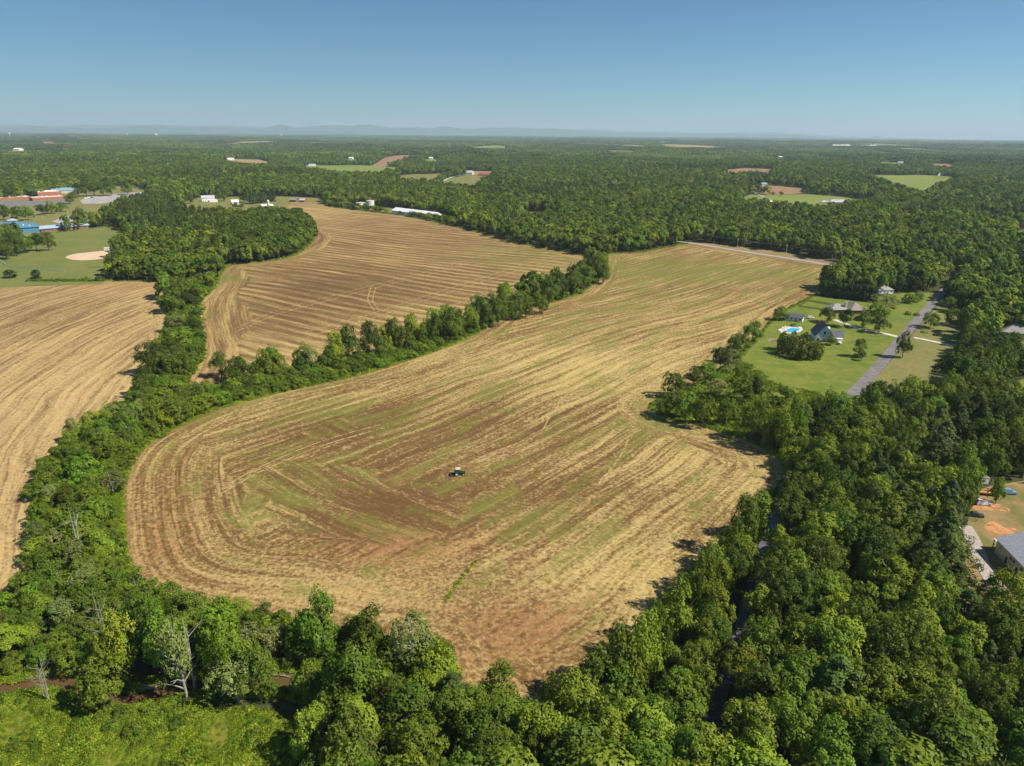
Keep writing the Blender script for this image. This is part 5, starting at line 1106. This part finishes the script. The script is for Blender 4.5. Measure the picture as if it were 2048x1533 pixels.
house('low_classrooms', 'low school block with broad white roof at the left edge', 'building', (-40, 403), (61, 399.5), 60, 4.6, 0, 'flat', 'brick', 'membrane', win=12)
house('teal_school_block', 'school block with teal blue roof beside the oak trees', 'building', (96, 389), (150, 387), 28, 6.0, 4.0, 'gable', 'offwhite', 'tealroof', win=6)
house('grey_roof_house', 'grey roofed house behind the brick classroom block, left one', 'house', (14, 377), (40, 376), 16, 4, 4, 'hip', 'offwhite', 'greyshingle'); house('grey_roof_house', 'grey roofed house behind the brick classroom block, right one', 'house', (64, 375), (84, 374), 16, 4, 4, 'hip', 'offwhite', 'greyshingle')
house('white_cottage', 'small white cottage behind the school oaks', 'house', (86, 366), (94, 365.5), 10, 3.5, 3, 'gable', 'white', 'offwhite')
for i, (u, v) in enumerate([(86, 440), (137, 434), (224, 392), (176, 398)]):
    t = thing('lamp_post', ['lamp post beside the staff parking behind the blue wing', 'lamp post at the far corner of the staff parking', 'lamp post in the middle of the school parking lot', 'lamp post at the near corner of the school parking lot'][i], 'lamp post', at(u, v), 0, 'school lamp posts')
    part('pole', [gcyl(0, 0, -0.3, 10, 0.14, 8, 0.08)], 'galv', t); part('lamp_head', [gbox(-0.9, 0.9, -0.2, 0.2, 10.0, 10.2)], 'galv', t)
el = [unp(180, 511.5) + np.array([25 * math.cos(a) * 1.0, 27 * math.sin(a)]) for a in np.linspace(0, 6.283, 33)[:-1]]
sheet('ball_infield', W([(130, 516), (136, 512), (152, 508), (180, 505), (205, 502.5), (226, 502), (226, 512), (212, 517), (190, 520), (165, 521.5), (145, 520.5)]), 2, 0.16, M['infield'])
t, L = house('dugout', 'low white dugout roof at the top of the ball infield', 'dugout', (208, 501.5), (226, 501), 3.0, 2.2, 0, 'flat', 'offwhite', 'white')
fence('outfield_fence', 'curved pale outfield fence at the left of the ballpark', [(-20, 515), (4, 525), (12, 531), (30, 536), (60, 539), (90, 541), (130, 543)], 1.5, 'galv', 5, 4)
fence('backstop_rail', 'short dark rail fence near the wood in the ballpark', [(176, 537), (190, 536.5), (204, 535.5)], 1.4, 'fence', 3, 3)

# ---- farmstead beyond the contour field
t, L = house('farmhouse', 'white farmhouse with dark blue-grey roof among lawn trees', 'farmhouse', (404, 404), (430, 404), 11, 6.2, 4.0, 'gable', 'white', 'lavender', win=5)
w = part('wing', gwall(L * 0.55, L + 4, -7, -0.05, -1, 3.4, 2.2, 'y'), 'white', t); part('chimney', [gbox(L * 0.7, L * 0.7 + 1, 5, 6, 8, 12)], 'brick', t)
t, L = house('barn', 'white-roofed barn with pale walls right of the farmhouse', 'barn', (464, 410), (478, 409.5), 9, 4.2, 3.2, 'gable', 'offwhite', 'white'); part('barn_door', [gbox(L / 2 - 2, L / 2 + 2, -0.1, -0.01, 0, 3.4)], 'darkbrick', t)
t, L = house('cattle_shed', 'low open shed with white roof beside the silo', 'shed', (524, 417), (547, 415.5), 12, 2.8, 2.2, 'gable', 'darkbrick', 'white')
x, y, z = at(537.5, 417); t = thing('silo', 'pale concrete silo standing in front of the low white shed', 'silo', (x, y, z)); part('barrel', [gcyl(0, 0, -0.5, 11.5, 1.9, 20)], 'galv', t, smooth=False); part('cap', [gcyl(0, 0, 11.51, 12.6, 1.95, 20, 0.4)], 'white', t)
for k in range(9): part('hoop', [gcyl(0, 0, 0.8 + k * 1.2, 0.92 + k * 1.2, 1.94, 20)], 'stone', t)
house('dark_shed', 'brown open shed at the far edge of the field, left one', 'shed', (579, 404), (592, 404.3), 9, 3, 2.4, 'gable', 'darkbrick', 'brownshingle'); house('dark_shed', 'brown shed at the far edge of the field, right one', 'shed', (599, 404.5), (609, 404.7), 9, 3, 2.4, 'gable', 'darkbrick', 'lavender')
for i, (u, v, r, hh) in enumerate([(722, 415.5, 7.6, 7.5), (741, 416.5, 6.2, 11.5)]):
    x, y, z = at(u, v); t = thing('storage_tank', ['low wide pale storage tank behind the field hedge', 'taller pale storage tank right of the low wide one'][i], 'tank', (x, y, z)); part('barrel', [gcyl(0, 0, -0.5, hh, r, 28)], 'offwhite', t); part('lid', [gcyl(0, 0, hh + 0.003, hh + 0.9, r + 0.1, 28, r * 0.2)], 'stone', t)
house('long_white_shed', 'long white-roofed shed half hidden by the field hedge', 'shed', (784, 428), (884, 439.5), 16, 5.0, 3.6, 'gable', 'white', 'white', L=96)
house('glade_shed', 'small grey shed in the glade in the wood', 'shed', (1126, 430), (1143, 430.5), 8, 3, 2, 'gable', 'offwhite', 'lavender')
# stable and pastures
house('stable', 'long red-roofed stable beyond the paddock', 'stable', (956, 352.3), (992, 353), 18, 4.5, 4.5, 'gable', 'offwhite', 'redroof', win=8); house('stable_house', 'white house with grey roof left of the red stable', 'house', (924, 350), (945, 350.2), 18, 6, 5, 'gable', 'white', 'lavender', win=4)
house('red_barn', 'small red barn at the left of the pastures', 'barn', (836, 346), (846, 346.2), 14, 5, 5, 'gable', 'redroof', 'redroof')
ribbon('stable_drive', smooth_line(W([(874, 368), (888, 362), (905, 355), (922, 350)]), 8), 7, 0.7, M['concrete']); ribbon('paddock_track', smooth_line(W([(862, 366), (880, 358), (900, 351)]), 8), 6, 0.7, M['concrete'])
# right-hand far lots
t, L = house('ranch_house', 'long low grey-roofed house on the bright green meadow', 'house', (1659, 408), (1700, 409), 16, 3.4, 4.2, 'hip', 'offwhite', 'lavender', win=7); part('garage_roof', ghip(-14, -0.1, 2, 14, 3.3, 3), 'lavender', t)
house('white_garage', 'white garage by the wood above the red soil field', 'shed', (1524, 372), (1534, 372.3), 10, 4, 3, 'gable', 'white', 'tealroof'); house('dark_roof_house', 'dark-roofed house under trees above the red soil field', 'house', (1508, 364), (1524, 364.3), 14, 4, 4, 'hip', 'darkbrick', 'shingle')
for i, (u, w_) in enumerate([(1480, 7), (1492, 5), (1509, 8), (1540, 7)]):
    house('track_shed', '%s small pale shed from the left in front of the wood below the track' % ordinal(i), 'shed', (u, 408), (u + w_, 408.2), 6, 3, 2, 'gable', 'offwhite', ['white', 'redroof', 'lavender', 'white'][i], 'small sheds below the track')
ribbon('curved_track', smooth_line(W([(1484, 370), (1492, 376), (1506, 384), (1524, 393), (1540, 401), (1548, 407)]), 8), 4.5, 0.6, M['gravel'])
for u, w_, v, hh, lab, roof in [(1796, 10, 330, 8, 'white house among trees left of the pale ridge pasture', 'lavender'), (1876, 12, 352, 7, 'white house at the top right of the hill pasture', 'white'), (1668, 34, 294, 14, 'long white warehouse far off near the right horizon, left one', 'white'), (1722, 34, 294.5, 14, 'long white warehouse far off near the right horizon, right one', 'white'), (1326, 10, 283, 16, 'white works building far off below the horizon', 'white'), (612, 20, 332.5, 5, 'low pale shed on the far edge of the green pasture', 'lavender'),
        (455, 14, 321, 6, 'white house on the far edge of the tan field', 'white'), (120, 20, 297, 10, 'long red-brown building far off in the left woods', 'redroof'), (896, 6, 298, 8, 'white far house in the woods beyond the pastures', 'white'), (1255, 10, 331, 6, 'pale roof among trees beyond the stable', 'offwhite'), (1415, 12, 302, 8, 'pale far building in the woods right of centre', 'white'), (1556, 9, 317, 7, 'white far house right of the clay field', 'white'), (1955, 10, 322, 7, 'white far house right of the ridge soil field', 'white'),
        (26, 12, 302, 9, 'white far building near the left edge of the woods', 'white'), (226, 10, 320, 7, 'white far house in the left woods', 'offwhite'), (697, 8, 319, 6, 'pale far house beyond the green pasture', 'white'), (336, 10, 332, 6, 'pale far house left of the tan field', 'offwhite'), (858, 7, 319, 6, 'small white far house above the stable', 'white'), (1117, 7, 313, 6, 'small white far house in the middle woods', 'white')]:
    dist = np.hypot(*unp(u, v)); house('far_house' if w_ < 20 else 'far_building', lab, 'house' if w_ < 20 else 'building', (u, v), (u + w_, v + 0.05), float(np.clip(dist / 130, 10, 60)), hh, hh * 0.5, 'gable', 'white' if roof != 'redroof' else 'brick', roof)
for i, (u, v, vt) in enumerate([(313, 276, 264.5), (563, 274, 263), (255, 276, 265), (20, 275, 263), (1048, 273, 264.5)]):
    x, y = unp(u, v); D = math.hypot(x, y); s_ = D / F_PX; zt = top_h(x, y, vt); t = thing('water_tower', ['large white round water tower on the left horizon', 'white water tower in front of the mountain peak', 'slim white water tower on the left horizon', 'white water tower at the far left of the horizon', 'small white water tower on the horizon right of centre'][i], 'water tower', (x, y, h1(x, y)), 0, 'water towers on the horizon')
    rr = (2.6, 2.0, 1.2, 1.8, 1.3)[i] * s_; zt = max(zt, 40); part('column', [gcyl(0, 0, -1, zt - rr, rr * 0.32, 12)], 'white', t)
    part('tank', [gcyl(0, 0, zt - rr * 1.6, zt - rr * 0.8, rr * 0.5, 16, rr), gcyl(0, 0, zt - rr * 0.79, zt - rr * 0.3, rr, 16), gcyl(0, 0, zt - rr * 0.29, zt, rr, 16, rr * 0.35)], 'white', t)
# power poles along the field road
pts = [(1382, 486), (1470, 499), (1568, 513), (1678, 529)]; tops = []
for i, (u, v) in enumerate(pts):
    x, y = unp(u, v); x += 4; y += 6; z = h1(x, y); t = thing('power_pole', '%s wooden power pole from the left along the field road' % ordinal(i), 'power pole', (x, y, z), 0.6, 'power poles along the field road'); part('pole', [gcyl(0, 0, -0.5, 11, 0.17, 8, 0.11)], 'stone', t); part('crossarm', [gbox(-1.2, 1.2, -0.08, 0.08, 10.1, 10.3)], 'wood', t); part('transformer', [gcyl(0.35, 0, 8.6, 9.5, 0.28, 10)], 'galv', t); tops.append(np.array([x, y, z + 10.4]))
for i in range(len(tops) - 1):
    a, b = tops[i], tops[i + 1]; g_ = []
    P_ = [a * (1 - f) + b * f - np.array([0, 0, 4 * 1.4 * f * (1 - f)]) for f in np.linspace(0, 1, 13)]; v_, f_ = tube(P_, [0.045] * 13, 4); me = fast_mesh('power_line', v_, f_, [M['galv']]); link('power_line', me, label='%s span of power line from the left along the field road' % ordinal(i), category='power line', group='power line spans')

# ---- wheel tracks, creek details, dead trees

for i, (pts, w_, m_) in enumerate([([(797, 955), (801, 975), (812, 994), (838, 1008), (880, 1016), (905, 1022)], 0.45, 'track'), ([(820, 955), (824, 972), (836, 988), (860, 1000), (890, 1008), (915, 1014)], 0.45, 'track'), ([(905, 968), (915, 972), (935, 970), (948, 955), (940, 938), (915, 932)], 0.3, 'track'), ([(640, 1075), (720, 1080), (800, 1076), (830, 1070)], 0.5, 'track'), ([(812, 1112), (826, 1090), (838, 1065)], 0.5, 'track'),
        ([(430, 985), (520, 935), (640, 885), (760, 850)], 0.6, 'strawtrack'), ([(436, 992), (526, 942), (646, 892), (766, 857)], 0.6, 'strawtrack'), ([(1080, 870), (1110, 820), (1160, 760), (1220, 720)], 0.4, 'strawtrack'), ([(1196, 970), (1236, 920), (1262, 870)], 0.6, 'strawtrack'), ([(1060, 860), (1090, 812), (1140, 754)], 0.4, 'strawtrack'),
        ([(1300, 820), (1250, 830), (1290, 860), (1400, 880), (1480, 905), (1540, 925)], 1.2, 'track'), ([(470, 665), (560, 628), (700, 590), (850, 552), (960, 520), (1090, 486)], 0.9, 'strawtrack'), ([(474, 656), (562, 620), (704, 582), (852, 545), (958, 514), (1080, 482)], 0.9, 'strawtrack'), ([(610, 676), (760, 632), (900, 585), (1040, 540), (1130, 515)], 0.9, 'strawtrack'), ([(600, 668), (756, 624), (896, 578), (1030, 535), (1120, 510)], 0.9, 'strawtrack'), ([(660, 690), (820, 642), (960, 592), (1050, 558)], 1.0, 'strawtrack'),
        ([(742, 575), (736, 600), (748, 622)], 0.8, 'strawtrack'), ([(752, 575), (746, 600), (758, 622)], 0.8, 'strawtrack'), ([(442, 552), (426, 585), (404, 608), (403, 645), (411, 690), (406, 722), (380, 764)], 1.8, 'strawtrack'), ([(446, 556), (430, 588), (409, 610), (408, 645), (416, 690), (411, 725), (386, 768)], 0.7, 'track'), ([(1204, 545), (1196, 562), (1186, 576)], 1.0, 'track'),
        ([(290, 590), (286, 610), (300, 632), (325, 655)], 0.9, 'strawtrack'), ([(282, 590), (278, 612), (292, 636), (320, 662)], 0.9, 'strawtrack')]):
    ribbon('wheel_track', smooth_line(W(pts), 2.0), w_, 0.14, M[m_], 0.15, cols=3)
sheet('sandbar', smooth_poly(W([(252, 1381), (270, 1374), (296, 1375), (318, 1381), (306, 1388), (280, 1388)]), 0.6), 0.4, 0.75, M['sandbar'], zfun=lambda x, y: np.full(len(x), float(hgt(np.array([unp(285, 1380)[0]]), np.array([unp(285, 1380)[1]]))[0])))
def dead_tree(u, vb, vt, label, mat='deadwood', seed=1, n=11, spread=0.26):
    r = np.random.default_rng(seed); x, y = unp(u, vb); h = top_h(x, y, vt); t = thing('dead_tree', label, 'dead tree', (x, y, h1(x, y)), r.uniform(0, 6), 'dead trees by the creek')
    v, f = branches(r, h, h * 0.06, 0.2, 0, 0.016, 0, 7, 0.98); link('trunk', fast_mesh('trunk', v, f, [M[mat]], smooth=True), t)
    v, f = branches(r, h, h * spread, 0.35, n, 0.011, 3, 6, 0.9); link('limbs', fast_mesh('limbs', v, f, [M[mat]], smooth=True), t)
dead_tree(222, 1312, 1180, 'tall bare grey dead tree in the left thicket', seed=3); dead_tree(98, 1405, 1308, 'bare forked dead tree on the grassy creek bank, right one', seed=4); dead_tree(88, 1398, 1335, 'short bare dead tree on the grassy creek bank, left one', seed=5)
dead_tree(365, 1385, 1235, 'tall pale dead tree beside the creek bend', 'palebark', 6); dead_tree(392, 1385, 1228, 'slim pale dead tree right of the creek bend', 'palebark', 7, 8); dead_tree(652, 1340, 1255, 'pale dead trunk in the bank wood', 'palebark', 8, 8); dead_tree(165, 1120, 1010, 'pale dead tree in the creek strip left of the field', 'palebark', 9, 9); dead_tree(290, 860, 800, 'bare grey tree at the edge of the straw field', 'deadwood', 10, 9)
for i, (a_, b_, lab) in enumerate([((282, 1372), (330, 1398), 'bare fallen log lying across the sandbar'), ((545, 1354), (590, 1362), 'reddish fallen log at the creek below the thicket')]):
    pa, pb = unp(*a_), unp(*b_); za = max(h1(*pa), h1(*pb)) + 0.5; v, f = tube([(pa[0], pa[1], za), ((pa[0] + pb[0]) / 2, (pa[1] + pb[1]) / 2 + 0.2, za + 0.15), (pb[0], pb[1], za - 0.1)], [0.22, 0.17, 0.08], 8); link('fallen_log', fast_mesh('fallen_log', v, f, [M['deadwood']], smooth=True), label=lab, category='log')

# ------------------------------------------------------------------ far mountains and haze
M['hill'] = plain('forested mountain', (0.045, 0.075, 0.030), 0.95, 0.35, 0.0012)
def range_mesh(name, prof, dist, deep, seed):
    r = np.random.default_rng(seed); us = np.arange(-250, 2300, 6.0); vs = np.interp(us, [p[0] for p in prof], [p[1] for p in prof])
    nz = sum(a * np.sin(us / w + r.uniform(0, 6)) for a, w in ((0.9, 23), (0.6, 11), (0.4, 6))); vs = vs + 0.8 * nz
    n = len(us); V = []
    for row, (f, zz) in enumerate(((-deep * 1.0, 0.0), (-deep * 0.55, 0.45), (-deep * 0.25, 0.82), (0, 1.0), (deep * 0.4, 0.6), (deep, 0.0))):
        for i in range(n):
            d = cf * F_PX + cr * (us[i] - CX) - cu * (vs[i] - CY); d = d / math.hypot(d[0], d[1]); zt = CAM_H + d[2] * dist; D = dist + f + r.normal(0, deep * 0.06)
            z0 = -D * D / (2 * R_EARTH) - 20; V.append([d[0] * D, d[1] * D, z0 + (zt - z0) * zz * (1 + (r.normal(0, 0.06) if 0 < zz < 1 else 0))])
    i = np.arange(5)[:, None] * n + np.arange(n - 1)[None]; q = np.stack([i, i + 1, i + n + 1, i + n], -1).reshape(-1, 4)
    link(name, fast_mesh(name, np.array(V), q, [M['hill']], smooth=True), kind='structure')
range_mesh('mountains', [(-250, 254), (0, 256), (40, 253), (66, 251), (100, 256), (200, 257), (255, 254), (300, 252), (380, 254), (450, 255), (530, 256), (562, 250), (590, 257), (640, 251), (660, 249), (700, 253), (730, 249), (770, 254), (870, 257), (890, 253), (930, 258), (980, 256), (1100, 257), (1160, 261), (1200, 263), (1260, 266), (1400, 268), (1540, 269), (1640, 273), (1800, 280), (2300, 300)], 35000, 1600, 5)
range_mesh('distant_mountains', [(-250, 249), (0, 250), (120, 252), (240, 250), (400, 251), (500, 253), (700, 255), (900, 257), (1150, 259), (1300, 264), (1450, 266), (1545, 264), (1600, 269), (1800, 276), (2300, 300)], 46000, 2600, 6)

hz = NT('haze'); pv = hz.n('ShaderNodeVolumePrincipled'); pv.inputs['Color'].default_value = (0.66, 0.84, 1.0, 1); pv.inputs['Density'].default_value = 4.5e-5; pv.inputs['Anisotropy'].default_value = 0.1
hz.t.links.new(pv.outputs[0], hz.out.inputs['Volume'])
bx0, bx1, by0, by1, bz0, bz1 = -64000, 64000, -3000, 66000, -330, 640
V = np.array([[x, y, z] for z in (bz0, bz1) for y in (by0, by1) for x in (bx0, bx1)])
link('haze', fast_mesh('haze', V, [[0, 2, 3, 1], [4, 5, 7, 6], [0, 1, 5, 4], [2, 6, 7, 3], [0, 4, 6, 2], [1, 3, 7, 5]], [hz.m]), kind='stuff', label='pale blue summer haze over the whole landscape', category='haze')
